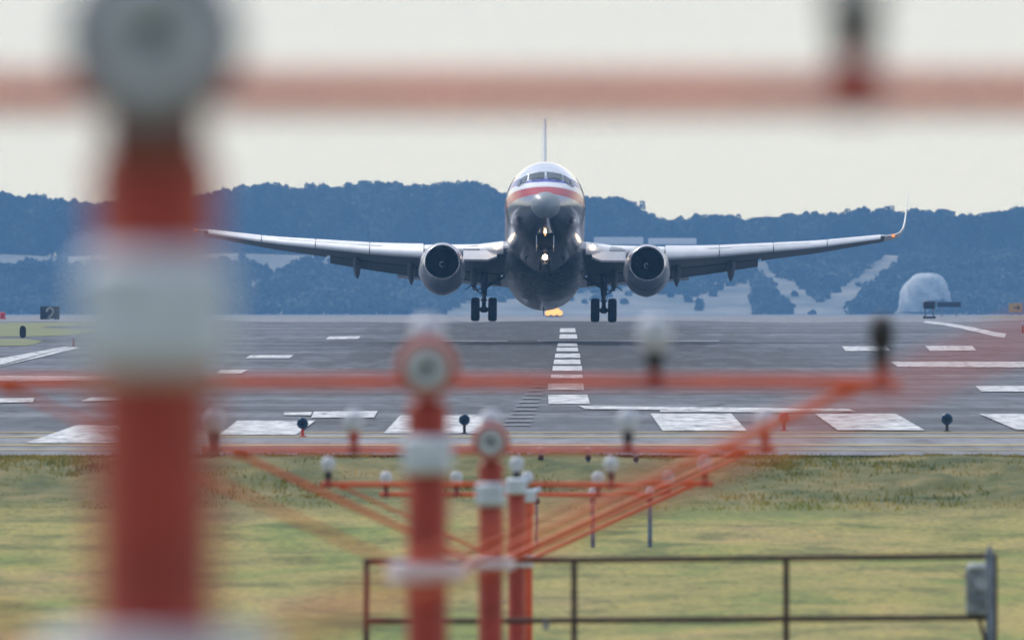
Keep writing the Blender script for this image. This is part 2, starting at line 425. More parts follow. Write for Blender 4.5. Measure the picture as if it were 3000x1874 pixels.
def raw_mesh(name, V, Fq, mats, smooth=False, n=4):
    me = bpy.data.meshes.new(name)
    V = np.asarray(V, np.float32); Fq = np.asarray(Fq, np.int32)
    me.vertices.add(len(V)); me.vertices.foreach_set('co', V.ravel())
    me.loops.add(Fq.size); me.loops.foreach_set('vertex_index', Fq.ravel())
    me.polygons.add(len(Fq)); me.polygons.foreach_set('loop_start', np.arange(0, Fq.size, n, dtype=np.int32))
    me.polygons.foreach_set('loop_total', np.full(len(Fq), n, np.int32))
    me.update(calc_edges=True); me.validate()
    for m in mats: me.materials.append(m)
    if smooth: me.polygons.foreach_set('use_smooth', [True] * len(me.polygons))
    o = bpy.data.objects.new(name, me); COL.objects.link(o)
    return o

# ---------------------------------------------------------------- ground, runway, markings
def sheet(name, x0, x1, Ds, dz, m, nx=2, xf=None):
    V = []; Q = []
    for D in Ds:
        for i in range(nx):
            a, b = (x0, x1) if xf is None else xf(D)
            V.append((a + (b - a) * i / (nx - 1), D, gz(D) + dz))
    for r in range(len(Ds) - 1):
        for i in range(nx - 1):
            k = r * nx + i; Q.append((k, k + 1, k + nx + 1, k + nx))
    return raw_mesh(name, V, Q, [m], True)
Dn = [-30, 0, 8, 18, 30, 45, 60, 80, 100, 125, 150, 170, 185, 195, 206, 211, 215, 218, 221, 223.5, 226]
Df = [226, 300, 400] + list(range(420, 1080, 15)) + [1200, 1500, 1900, 2600, 3600, 4998]
turf = sheet('ground', -3500, 3500, Dn + Df[1:] + [3600, 5600], 0.0, M['turf'])
tag(turf, kind='structure')
for v in turf.data.vertices:
    if v.co.y < 8: v.co.z = .5
def edge_profile(D): return (-170, 170)
rw = sheet('runway', -170, 170, [223.8] + Df[1:], .03, M['asphalt']); tag(rw, kind='structure')
bl = sheet('blast_pad', -170, 170, [223.6, 240, 255, 266], .036, M['blast']); tag(bl, kind='structure')

M['haze_paled'] = asphalt_mat('haze_paled_asphalt', (.19, .20, .225), (.14, .15, .175), (.235, .24, .26), False)  # far pavement paled to put the heat-haze blend into its colour
V = []; Qd = []
xs_a = np.linspace(-170, 170, 120)
for r, D in enumerate((960, 985, 1010, 1050, 1200, 1500, 2200, 3600, 4998)):
    for x in xs_a:
        dd = D + (22 * math.sin(x * .21) + 14 * math.sin(x * .57 + 1) if r == 0 else 0); V.append((x, dd, gz(dd) + .036))
for r in range(8):
    for i in range(119):
        k = r * 120 + i; Qd.append((k, k + 1, k + 121, k + 120))
tag(raw_mesh('haze_paled_pavement', V, Qd, [M['haze_paled']], True), kind='structure')
def quad_ground(mb, pts, dz=.055):
    # pts: corners in view units on the pavement; subdivided in depth so that it follows the ground
    g = [ground_at(*p) for p in pts]       # near-left, near-right, far-right, far-left
    n = 8; vs = []; fs = []
    for i in range(n + 1):
        t = i / n
        for a, b in ((g[0], g[3]), (g[1], g[2])):
            x = a[0] + (b[0] - a[0]) * t; D = a[1] + (b[1] - a[1]) * t
            vs.append((x, D, gz(D) + dz))
    for i in range(n): fs.append((2 * i, 2 * i + 1, 2 * i + 3, 2 * i + 2))
    mb.add(vs, fs)
mk = MB()
def Q(*p): quad_ground(mk, p)
# threshold bars
for (bl_, br, tr, tl, yb, yt) in ((1566, 1765, 1728, 1537, 1024, 983), (1980, 2185, 2117, 1925, 1023, 983), (2403, 2640, 2560, 2314, 1022, 983.5),
                                  (907, 1140, 1150, 946, 1030, 987), (519, 700, 745, 561, 1034, 1000), (60, 300, 372, 181, 1054, 1011)):
    Q((bl_, yb), (br, yb), (tr, yt), (tl, yt))
# centre line
c = 4.2
for a, b, x0, x1 in ((270, 320, 590, 780), (345, 398, 585, 800), (452, 492, 562, 802), (510, 556, 550, 812), (585, 637, 530, 838), (660, 716, 514, 842),
                     (740, 800, 500, 862), (850, 892, 480, 870), (957, 1040, 442, 884)):
    p = [S(1500 + x / c, 900 + y / c) for x, y in ((x0 - 3, b), (x1 + 4, b), (x1 - 4, a), (x0 + 3, a))]
    Q(*p)
Q(*[S(1500 + x / c, 900 + y / c) for x, y in ((450, 1215), (962, 1215), (925, 1100), (443, 1100))])
# runway number strokes and other transverse bars
Q((1383, 971.5), (2022, 979), (2005, 971), (1368, 964))
Q((1560, 978.5), (2018, 979.5), (2016, 976.5), (1560, 974.5))
Q((735, 993), (884, 992), (893, 976), (742, 978))
Q((670, 986), (735, 987), (737, 979), (672, 980))
# touchdown and aiming marks
Q((580, 849), (684, 849), (694, 842), (592, 842))
Q((770, 804.5), (847, 803), (852, 796.5), (778, 797.5))
Q((512, 887), (570, 886), (586, 877), (520, 878))
Q((1998, 832), (2104, 832), (2094, 820.5), (1990, 821))
Q((2198, 832), (2307, 831), (2298, 820), (2186, 820))
Q((2122, 870), (2640, 872), (2640, 857), (2105, 858))
Q((2318, 929), (2600, 931), (2600, 915), (2305, 916))
Q((-200, 906), (245, 903), (290, 893), (-200, 890))
Q((-200, 960), (78, 955), (82, 945), (-200, 948))
Q((190, 953), (300, 951), (300, 942), (215, 944))
Q((-60, 884), (60, 855), (192, 824), (160, 822))
Q((-160, 876), (-10, 868), (160, 822), (150, 822))
# curved lead-off line far right
cv = [(2185, 762), (2235, 768), (2280, 776), (2325, 786), (2350, 792), (2376, 796)]
for (xa, ya), (xb, yb) in zip(cv, cv[1:]):
    w = 2.0 + (yb - 762) * .09
    Q((xa - 2, ya + w), (xb - 2, yb + w), (xb + 2, yb - w), (xa + 2, ya - w))
mko = mk.build('runway_marking', M['paint'], recalc=False); tag(mko, kind='structure')
mk = MB()
for i in range(12):
    y = 908 + i * 9.2
    w = 24 + i * 2.3; x = 1283 - i * 4.2
    quad_ground(mk, [(x - w, y + 2.1), (x + w * .35, y + 2.0), (x + w * .35, y), (x - w, y)])
quad_ground(mk, [(1270, 809.2), (1700, 809.4), (1700, 806.6), (1270, 806.4)])
quad_ground(mk, [(1040, 809), (1200, 809), (1200, 807), (1040, 807)])
quad_ground(mk, [(2140, 843.5), (2250, 843.5), (2250, 842), (2140, 842)])
tag(mk.build('faded_marking', M['paint_faint'], recalc=False), kind='structure')
mk = MB()
for y0, y1 in ((1036, 1038.5), (1056, 1059), (1068, 1070)):
    a = ground_at(1210, y1)[1]; b = ground_at(1210, y0)[1]
    mk.add([(-40, a, .045), (40, a, .045), (40, b, .045), (-40, b, .045)], [(0, 1, 2, 3)])
mk.add([(-60, 264.6, .047), (60, 264.6, .047), (60, 266.4, .047), (-60, 266.4, .047)], [(0, 1, 2, 3)])
tag(mk.build('yellow_marking', M['paint_yellow'], recalc=False), kind='structure')
# grass islands between the taxiways, left and right, standing a little proud of the pavement
M['island'] = mat('verge_turf', (.19, .20, .085), .9, c2=(.12, .15, .06), scale=.05)
def island(name, pts, label):
    V = []; g = [ground_at(*p) for p in pts]; n = len(g)
    for x, D in g: V.append((x, D, gz(D) + .05))
    for x, D in g: V.append((x, D, gz(D) + .02))
    me = bpy.data.meshes.new(name); me.from_pydata(V, [], [tuple(range(n))] + [(i, (i + 1) % n, n + (i + 1) % n, n + i) for i in range(n)])
    me.materials.append(M['island']); o = bpy.data.objects.new(name, me); COL.objects.link(o); tag(o, kind='structure')
island('grass_island', [(-220, 797), (60, 797), (150, 795), (200, 790), (245, 784), (250, 765), (120, 764), (-220, 768)], '')
island('grass_island', [(-220, 820), (60, 819), (85, 815), (100, 808), (60, 803), (-220, 802)], '')
island('grass_island', [(2310, 752), (2480, 753), (2700, 755), (2700, 747), (2480, 747), (2330, 748.5)], '')

# ---------------------------------------------------------------- grass
def grass_blades():
    cells = []
    for D0, D1, dens, w in ((207, 223.4, 30, 14),):
        n = int((D1 - D0) * 2 * w * dens)
        x = rng.uniform(-w, w, n); y = rng.uniform(D0, D1, n); cells.append((x, y))
    x = np.concatenate([a for a, b in cells]); y = np.concatenate([b for a, b in cells])
    zg = np.array([gz(d) for d in np.linspace(100, 230, 1301)])
    z = np.interp(y, np.linspace(100, 230, 1301), zg)
    # clump noise
    def vn(s, sx, sy):
        return (np.sin(x * sx + s + 1.7 * np.sin(y * sy * .7 + s)) * np.sin(y * sy + 2 * s + np.sin(x * sx * .6)))
    # taller weed clumps along the ragged verge and on the bank
    cxs = rng.uniform(-14, 14, 170); cys = np.where(rng.random(170) < .4, rng.uniform(222.3, 223.5, 170), rng.uniform(209, 222.5, 170)); ch = rng.uniform(.4, 1.0, 170)
    wx = (cxs[:, None] + rng.normal(0, .22, (170, 120)) * rng.uniform(.5, 1.6, (170, 1))).ravel(); wy = (cys[:, None] + rng.normal(0, .5, (170, 120))).ravel(); wh = np.repeat(ch, 120)
    n0 = len(x); x = np.concatenate([x, wx]); y = np.concatenate([y, wy]); z = np.interp(y, np.linspace(100, 230, 1301), zg)
    cl = .5 + .25 * vn(1.3, 1.1, .35) + .25 * vn(4.1, 2.9, .8)
    bank = np.clip((y - 206) / 8, 0, 1)
    h = (.018 + .03 * cl * rng.uniform(.5, 1.4, len(x))) * (1 + 1.4 * bank * rng.uniform(0, 1, len(x)))
    h *= np.where(rng.random(len(x)) < .02, 1.6, 1.0)
    h *= np.where(y > 221, .62, 1.0)
    h[n0:] = wh * rng.uniform(.03, .085, len(wh)) * np.where(wy > 221.8, .6, 1)
    w = rng.uniform(.006, .013, len(x)) * (1 + .4 * bank)
    an = rng.uniform(0, math.pi, len(x)); lean = rng.normal(0, .35, (len(x), 2)) * h[:, None]
    cx, cy = np.cos(an) * w, np.sin(an) * w
    V = np.empty((len(x), 4, 3), np.float32)
    V[:, 0] = np.stack([x - cx, y - cy, z - .01], 1); V[:, 1] = np.stack([x + cx, y + cy, z - .01], 1)
    V[:, 2] = np.stack([x + cx * .35 + lean[:, 0], y + cy * .35 + lean[:, 1], z + h], 1)
    V[:, 3] = np.stack([x - cx * .35 + lean[:, 0], y - cy * .35 + lean[:, 1], z + h], 1)
    Fq = np.arange(len(x) * 4).reshape(-1, 4)
    V[:, :, 2] += .03
    o = raw_mesh('grass', V.reshape(-1, 3), Fq, [M['grass']])
    tag(o, 'mown green and straw coloured grass with weeds on the bank below the pavement', 'grass', kind='stuff')
grass_blades()
def mown_field():
    nx_, ny_ = 260, 620
    xs_ = np.linspace(-15, 15, nx_); ys_ = np.linspace(120, 223.4, ny_)
    def smooth_noise(step_x, step_y, amp):
        gx, gy = int(30 / step_x) + 4, int(106 / step_y) + 4
        g = rng.normal(size=(gy, gx)); u = (xs_ + 15) / step_x; v = (ys_ - 120) / step_y
        iu, iv = u.astype(int), v.astype(int); fu, fv = u - iu, v - iv; fu = fu * fu * (3 - 2 * fu); fv = fv * fv * (3 - 2 * fv)
        a = g[np.ix_(iv, iu)]; b = g[np.ix_(iv, iu + 1)]; c = g[np.ix_(iv + 1, iu)]; d = g[np.ix_(iv + 1, iu + 1)]
        return amp * ((a * (1 - fu) + b * fu) * (1 - fv)[:, None] + (c * (1 - fu) + d * fu) * fv[:, None])
    Z = smooth_noise(2.2, 5.0, .022) + smooth_noise(.7, 1.6, .010) + smooth_noise(.28, .6, .006) + smooth_noise(.125, .2, .0035)
    bk = np.clip((ys_ - 203) / 8, 0, 1)[:, None]
    Z = Z * (1 + 1.1 * bk) + bk * np.maximum(0, smooth_noise(.35, .7, .03))
    edge = np.clip((223.4 - ys_) / 1.5, .0, 1)[:, None] * np.clip((15 - np.abs(xs_)) / 1.5, 0, 1)[None, :]
    base = np.array([gz(y) for y in ys_])[:, None]
    Z = base + .004 + (np.clip(Z, -.03, .16) + .032) * edge
    X, Y = np.meshgrid(xs_, ys_)
    k = (np.arange(ny_ - 1)[:, None] * nx_ + np.arange(nx_ - 1)[None, :]).ravel()
    o = raw_mesh('mown_field', np.stack([X.ravel(), Y.ravel(), Z.ravel()], 1), np.stack([k, k + 1, k + nx_ + 1, k + nx_], 1), [M['turf']], True)
    tag(o, kind='structure')
mown_field()

# ---------------------------------------------------------------- far hill, scrub and woodland
HD0, HD1 = 5000.0, 5210.0
HZT = 22.8
def hz_(D):
    if D < HD0: return gz(D)
    if D < HD1: return 1.6 + (HZT - 1.6) * ((D - HD0) / (HD1 - HD0))
    return HZT
V = []; Qd = []
Ds = [4990, 5000, 5052, 5104, 5156, 5210, 5230, 5320, 5450, 5650]
xs = np.linspace(-900, 900, 91)
for D in Ds:
    for x in xs: V.append((x, D, hz_(D) + (.0 if D <= 5000 else .6 * math.sin(x * .06 + D) + .5 * math.sin(x * .16))))
nx = len(xs)
for r in range(len(Ds) - 1):
    for i in range(nx - 1):
        k = r * nx + i; Qd.append((k, k + 1, k + nx + 1, k + nx))
hill = raw_mesh('hill', V, Qd, [M['hillside']], True); tag(hill, kind='structure')

def leaf_cloud(centers, radii, per, size):
    """centers (n,3), radii (n,3): quads scattered through each lobe's shell"""
    n = len(centers); tot = n * per
    u = rng.normal(size=(tot, 3)); u /= np.linalg.norm(u, axis=1)[:, None]
    r = rng.uniform(.55, 1.08, tot) ** .6
    C = np.repeat(centers, per, 0) + u * r[:, None] * np.repeat(radii, per, 0)
    sz = np.repeat(size, per) * rng.uniform(.5, 1.4, tot)
    a = rng.normal(size=(tot, 3)); a /= np.linalg.norm(a, axis=1)[:, None]
    b = np.cross(a, rng.normal(size=(tot, 3))); b /= np.linalg.norm(b, axis=1)[:, None]
    a *= sz[:, None]; b *= (sz * rng.uniform(.5, 1, tot))[:, None]
    V = np.stack([C - a - b * .4, C + a * .2 - b, C + a + b * .4, C - a * .2 + b], 1)
    return V
def gtop(px):     # tops of the upper wood, in view rows
    k = [(-400, 470), (-120, 440), (0, 452), (40, 462), (110, 465), (170, 475), (240, 480), (300, 470), (400, 470), (520, 452), (570, 440), (630, 426), (660, 438), (715, 446), (745, 432),
         (800, 444), (850, 430), (880, 424), (960, 436), (1050, 436), (1090, 428), (1130, 425), (1165, 452), (1200, 460), (1380, 462), (1420, 466), (1470, 464), (1500, 478),
         (1530, 505), (1570, 520), (1620, 512), (1700, 508), (1760, 514), (1850, 508), (1920, 502), (1990, 500), (2030, 492), (2100, 492), (2140, 500), (2180, 494), (2230, 500),
         (2290, 506), (2400, 490), (2500, 480), (2900, 470)]
    return float(np.interp(px, [a for a, b in k], [b for a, b in k]))
def woodland():
    C = []; Rr = []; Sz = []
    for row, D in enumerate((5250, 5268, 5290, 5315, 5345)):
        px = -330.0
        while px < 2760:
            s = F / D
            top = gtop(px) + random.uniform(-2, 9) + row * 1.5
            ztop = CAMZ - (top - HZ) / s
            H = ztop - HZT
            x = (px - 1210) / s
            d = D + random.uniform(-8, 8)
            w = random.uniform(4.6, 7.9)
            # lobes from the ground to the top
            nl = 9
            for k in range(nl):
                t = k / (nl - 1)
                rr = w * (.42 + .5 * math.sin(math.pi * (.25 + .62 * t))) * .62
                zz = HZT + 2.0 + (H - 2.0 - rr * .8) * t
                C.append((x + random.uniform(-1, 1) * w * (.75 - .45 * t), d + random.uniform(-1, 1) * w * .5, zz))
                Rr.append((rr * random.uniform(.8, 1.2), rr, rr * random.uniform(.7, 1.05))); Sz.append(.82)
            # small tufts at the very top
            for k in range(4):
                C.append((x + random.uniform(-1, 1) * w * .5, d, ztop - random.uniform(.1, 2.2))); q = random.uniform(.5, 1.3)
                Rr.append((q, q, q)); Sz.append(.33)
            px += random.uniform(26, 46)
    V = leaf_cloud(np.array(C), np.array(Rr), 78, np.array(Sz))
    o = raw_mesh('woodland', V.reshape(-1, 3), np.arange(len(V) * 4).reshape(-1, 4), [M['leaf']])
    tag(o, 'far belt of tall woodland fading to blue along the skyline', 'woodland', kind='stuff')
woodland()
def clear(px, py):
    """how bare the slope is, 0 to 1: two tracks that meet in a V, a pale strip along the top, low bare patches standing in for pale exhaust haze"""
    def seg(ax, ay, bx, by, w0, w1):
        t = min(1.0, max(0.0, ((px - ax) * (bx - ax) + (py - ay) * (by - ay)) / ((bx - ax) ** 2 + (by - ay) ** 2)))
        w = w0 + (w1 - w0) * t
        d = math.hypot(px - ax - (bx - ax) * t, py - ay - (by - ay) * t)
        return min(1.0, max(0.0, (w - d) / 9.0 + .5))
    n = math.sin(px * .031 + 1.3) + .6 * math.sin(px * .083 + py * .05) + .5 * math.sin(py * .12 + px * .017)
    c = 0.0
    c = max(c, seg(1775, 605, 1935, 742, 15, 36), seg(2150, 570, 1945, 735, 18, 34), seg(690, 600, 560, 690, 22, 10) * .8)
    def soft(v, w): return min(1.0, max(0.0, v / w + .5))
    if px < 1800: c = max(c, soft(py - (690 + 14 * n + max(0, (1130 - px) * .5) + max(0, (px - 1700) * .5)), 22))
    if 1370 < px < 1790: c = max(c, soft(py - (668 + 14 * n), 22) * .9)
    c = max(c, soft(py - (730 + 6 * n), 12) * (.9 if px > 1050 else .25))
    top = 622 + 5 * n
    if px > 1700: top = 585 + 6 * n
    if 1180 < px < 1700: top = 604 + 5 * n
    return max(c, soft(top - py, 14))
def scrub():
    C = []; Rr = []; Sz = []
    step = 2.6
    D = HD0 - 4
    while D < HD1 + 4:
        s = F / D; x = (-260 - 1210) / s
        while x < (2680 - 1210) / s:
            px = 1210 + x * s; z = hz_(D); py = HZ - (z + 1.9 - CAMZ) * s
            cv_ = clear(px, py)
            if random.random() > cv_ ** 1.3 * .97:
                q = random.uniform(1.6, 3.1) * (1 - .6 * cv_)
                C.append((x + random.uniform(-1.2, 1.2), D + random.uniform(-3, 3), z + q * .6)); Rr.append((q * 1.1, q * 1.3, q)); Sz.append(.95)
            x += step
        D += 10.0
    V = leaf_cloud(np.array(C), np.array(Rr), 46, np.array(Sz))
    o = raw_mesh('scrub', V.reshape(-1, 3), np.arange(len(V) * 4).reshape(-1, 4), [M['scrub']])
    tag(o, 'dense bluish scrub covering the far slope between pale bare tracks', 'scrub', kind='stuff')
scrub()

# ---------------------------------------------------------------- the airliner
OFF = (0, -19.6, 3.3)
def PM(): return MB(OFF)
air = empty('airliner', (1.515, 700.0, 1.80), (R(-8.7), R(.45), 0))
tag(air, 'silver twin-engine jet airliner with red, white and blue stripes lifting off the runway nose up', 'airliner')
# fuselage table: y, half width, z top, z bottom, z widest
TB = [(0, .02, -.78, -.82, -.8), (.04, .18, -.62, -.97, -.8), (.15, .36, -.45, -1.12, -.78), (.4, .58, -.23, -1.28, -.73), (.9, .84, .06, -1.46, -.64), (1.4, 1.07, .33, -1.60, -.54),
      (1.9, 1.26, .62, -1.70, -.44), (2.4, 1.40, .98, -1.79, -.35), (3.0, 1.54, 1.40, -1.87, -.25), (3.6, 1.65, 1.70, -1.92, -.16), (4.4, 1.76, 1.93, -1.97, -.06), (5.4, 1.85, 2.08, -2.0, .04),
      (6.6, 1.88, 2.12, -2.01, .1), (10, 1.88, 2.12, -2.01, .1), (22, 1.88, 2.12, -2.01, .1), (25, 1.87, 2.1, -1.86, .12), (27.5, 1.80, 2.0, -1.56, .2), (30, 1.66, 1.98, -1.15, .35),
      (33, 1.38, 1.93, -.6, .6), (36, .96, 1.82, .02, .85), (38.2, .52, 1.62, .55, 1.05), (39.4, .16, 1.30, 1.0, 1.15)]
TB = np.array(TB); TT = np.sqrt(TB[:, 0])
def herm(t, T, Y):
    i = int(np.clip(np.searchsorted(T, t) - 1, 0, len(T) - 2))
    def sl(k):
        if k == 0: return (Y[1] - Y[0]) / (T[1] - T[0])
        if k == len(T) - 1: return (Y[-1] - Y[-2]) / (T[-1] - T[-2])
        a = (Y[k] - Y[k - 1]) / (T[k] - T[k - 1]); b = (Y[k + 1] - Y[k]) / (T[k + 1] - T[k])
        return 0 if a * b <= 0 else 2 * a * b / (a + b)
    h = T[i + 1] - T[i]; s = (t - T[i]) / h
    return ((1 + 2 * s) * (1 - s) ** 2 * Y[i] + s * (1 - s) ** 2 * h * sl(i) + s * s * (3 - 2 * s) * Y[i + 1] + s * s * (s - 1) * h * sl(i + 1))
def fus(y):
    t = math.sqrt(max(0, y)); return [float(herm(t, TT, TB[:, k])) for k in (1, 2, 3, 4)]
def fpt(y, a, off=0):
    hw, zt, zb, zc = fus(y)
    x = math.sin(a); c = math.cos(a)
    return ((hw + off) * x, y, zc + ((zt - zc + off) if c > 0 else (zc - zb + off)) * c)
def frings(ys, n=72):
    return [[fpt(y, 2 * math.pi * k / n) for k in range(n)] for y in ys]
RAD = .60
ys = [RAD] + [RAD + (6.6 - RAD) * (i / 34) ** 1.1 for i in range(1, 35)] + [8, 10, 12, 14, 16, 18, 20, 22, 23.5, 25, 26, 27.5, 29, 30.5, 32, 33.5, 35, 36.5, 37.5, 38.2, 38.9, 39.4]
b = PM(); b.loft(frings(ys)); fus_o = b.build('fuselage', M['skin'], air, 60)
b = PM(); b.loft(frings([RAD * (i / 14) ** 1.8 + .0004 for i in range(0, 15)] ), cap=True); b.build('radome', M['radome'], air, 80)
def find_y(x, z):
    lo, hi = RAD, 6.0
    for _ in range(40):
        m = (lo + hi) / 2; hw, zt, zb, zc = fus(m)
        k = 1 - (x / hw) ** 2 if abs(x) < hw else -1
        zs = zc + (zt - zc) * math.sqrt(k) if k > 0 else -9
        if zs < z: lo = m
        else: hi = m
    return hi
def pane(c4, off, n=6):
    # c4 in front view (x, z): bottom-left, bottom-right, top-right, top-left
    vs = []; fs = []
    for i in range(n + 1):
        for j in range(n + 1):
            u, v = i / n, j / n
            x = (c4[0][0] * (1 - u) + c4[1][0] * u) * (1 - v) + (c4[3][0] * (1 - u) + c4[2][0] * u) * v
            z = (c4[0][1] * (1 - u) + c4[1][1] * u) * (1 - v) + (c4[3][1] * (1 - u) + c4[2][1] * u) * v
            y = find_y(x, z); vs.append((x * (1 + off * .6), y - off, z + off * .35))
    for i in range(n):
        for j in range(n):
            k = i * (n + 1) + j; fs.append((k, k + 1, k + n + 2, k + n + 1))
    return vs, fs
for sgn in (-1, 1):
    for nm, c4 in (('windshield_pane', [(.05, .78), (.80, .72), (.76, 1.09), (.05, 1.17)]), ('side_window', [(.87, .69), (1.12, .53), (1.08, .94), (.83, 1.07)]), ('side_window', [(1.17, .51), (1.32, .51), (1.26, .80), (1.13, .91)])):
        c4 = [(x * sgn, z) for x, z in c4]
        b = PM(); cx = sum(p[0] for p in c4) / 4; cz = sum(p[1] for p in c4) / 4
        fr = [(cx + (x - cx) * 1.10 + .0, cz + (z - cz) * 1.16) for x, z in c4]
        b.add(*pane(fr, .012)); fo = b.build('window_frame', M['frame'], fus_o, 60)
        b = PM(); b.add(*pane(c4, .026)); b.build(nm, M['glass'], fus_o, 60)
    # wiper
    b = PM(); p0 = (.12 * sgn, find_y(.12, .74) - .05, .75); p1 = (.66 * sgn, find_y(.66, .74) - .05, .765)
    b.tube([p0, ((p0[0] + p1[0]) / 2, min(p0[1], p1[1]) - .02, .78), p1], .014, 6); b.build('wiper', M['blackpaint'], fus_o)
# cabin windows down each side as one strip of panes per side, and doors
for sgn in (-1, 1):
    for i in range(36):
        y = 7.2 + i * .66
        if abs(y - 19.6) < .3: continue
        vs = []
        for dy, dz in ((-.13, -.17), (.13, -.17), (.13, .17), (-.13, .17)):
            hw, zt, zb, zc = fus(y + dy); z = .45 + dz
            x = (hw + .006) * math.sqrt(max(0, 1 - ((z - zc) / (zt - zc)) ** 2)); vs.append((x * sgn, y + dy, z))
        b = PM(); b.add(vs, [(0, 1, 2, 3)]); b.build('cabin_window', M['glass'], fus_o, recalc=False)
    b = PM()
    for dy in (4.9, 5.75):
        pts = []
        for k in range(12):
            a = R(52 + k * 6.2); q = fpt(dy, a * 1.0, .006); pts.append((q[0] * sgn, q[1], q[2]))
        b.tube(pts, .012, 5)
    b.build('door_outline', M['gearmetal'], fus_o)
# wing-body fairing
b = PM(); rg = []
for i in range(15):
    t = i / 14; y = 11.6 + 11.2 * t
    e = math.sin(math.pi * min(1, max(0, (t * 1.0)))) ** .45
    hw = 1.55 + .52 * e; zb = -1.75 - .42 * e; ring = []
    for k in range(28):
        a = R(100 + k * 160 / 27); x = math.sin(a); cz = math.cos(a)
        ring.append((hw * math.copysign(abs(x) ** .8, x), y, -.75 + (-.75 - zb) * cz * 1.0 if cz < 0 else -.75))
    rg.append([(0.0, y, -.5)] + ring)
b.loft(rg); b.build('wing_body_fairing', M['belly'], air, 50)
# antennas under the belly
for x, y, h in ((0, 8.2, .32), (0, 12.6, .28), (.0, 25.2, .3), (-.9, 9.7, .22), (.9, 9.7, .22)):
    b = PM(); hw, zt, zb, zc = fus(y); z0 = zc + (zb - zc) * math.sqrt(1 - (x / hw) ** 2)
    b.loft([[(x - .03, y, z0 + .05), (x + .03, y, z0 + .05), (x + .03, y + .4, z0 + .05), (x - .03, y + .4, z0 + .05)], [(x - .01, y + .18, z0 - h), (x + .01, y + .18, z0 - h), (x + .01, y + .38, z0 - h), (x - .01, y + .38, z0 - h)]])
    b.build('antenna', M['gearmetal'], fus_o)

# wings
def airfoil(n0=0.0, n1=1.0, t=.12, cam=.015, n=14):
    """closed ring of (chord fraction, height fraction) between n0 and n1"""
    def th(x): return 5 * t * (.2969 * math.sqrt(x) - .126 * x - .3516 * x * x + .2843 * x ** 3 - .1036 * x ** 4)
    xs = [n0 + (n1 - n0) * (i / n) ** 2 if n0 == 0 else n0 + (n1 - n0) * i / n for i in range(n + 1)]
    up = [(x, th(x) + cam * 4 * x * (1 - x)) for x in xs]; lo = [(x, -th(x) * .85 + cam * 4 * x * (1 - x)) for x in reversed(xs)]
    if n0 == 0: lo = lo[:-1]
    if n1 >= 1: lo = lo[1:] if abs(up[-1][1] - lo[0][1]) < 1e-9 else lo
    return up + lo
WX = [1.6, 1.95, 3.0, 4.2, 5.2, 6.0, 7.5, 9.0, 10.4, 11.8, 13, 14.5, 16.3]
def wle(x): return 13.2 + (x - 1.6) * .535 + .9 * max(0, 1 - (x - 1.6) / 1.6) * -1
def wte(x): return float(np.interp(x, [1.6, 6.0, 16.3], [21.2, 21.3, 23.15]))
def wz(x): return float(np.interp(x, [1.6, 1.95, 6, 8, 10.3, 13, 16.3], [-.90, -.86, -.50, -.26, .10, .52, 1.19]))
def wt(x): return float(np.interp(x, [1.6, 6, 16.3], [.125, .12, .105]))
def winc(x): return R(float(np.interp(x, [1.6, 6, 16.3], [1.0, .9, -1.2])))
def wsec(sgn, x, prof, dy=0, dz=0, rot=0, piv=0.0):
    c = wte(x) - wle(x); a = winc(x); out = []
    for u, h in prof:
        yy, zz = u * c, h * c
        if rot:
            yy -= piv * c; yy, zz = yy * math.cos(rot) + zz * math.sin(rot), -yy * math.sin(rot) + zz * math.cos(rot); yy += piv * c
        yy += dy; zz += dz
        out.append((sgn * x, wle(x) + yy * math.cos(a) + zz * math.sin(a), wz(x) - yy * math.sin(a) + zz * math.cos(a)))
    return out
def split_mats(b, o): pass
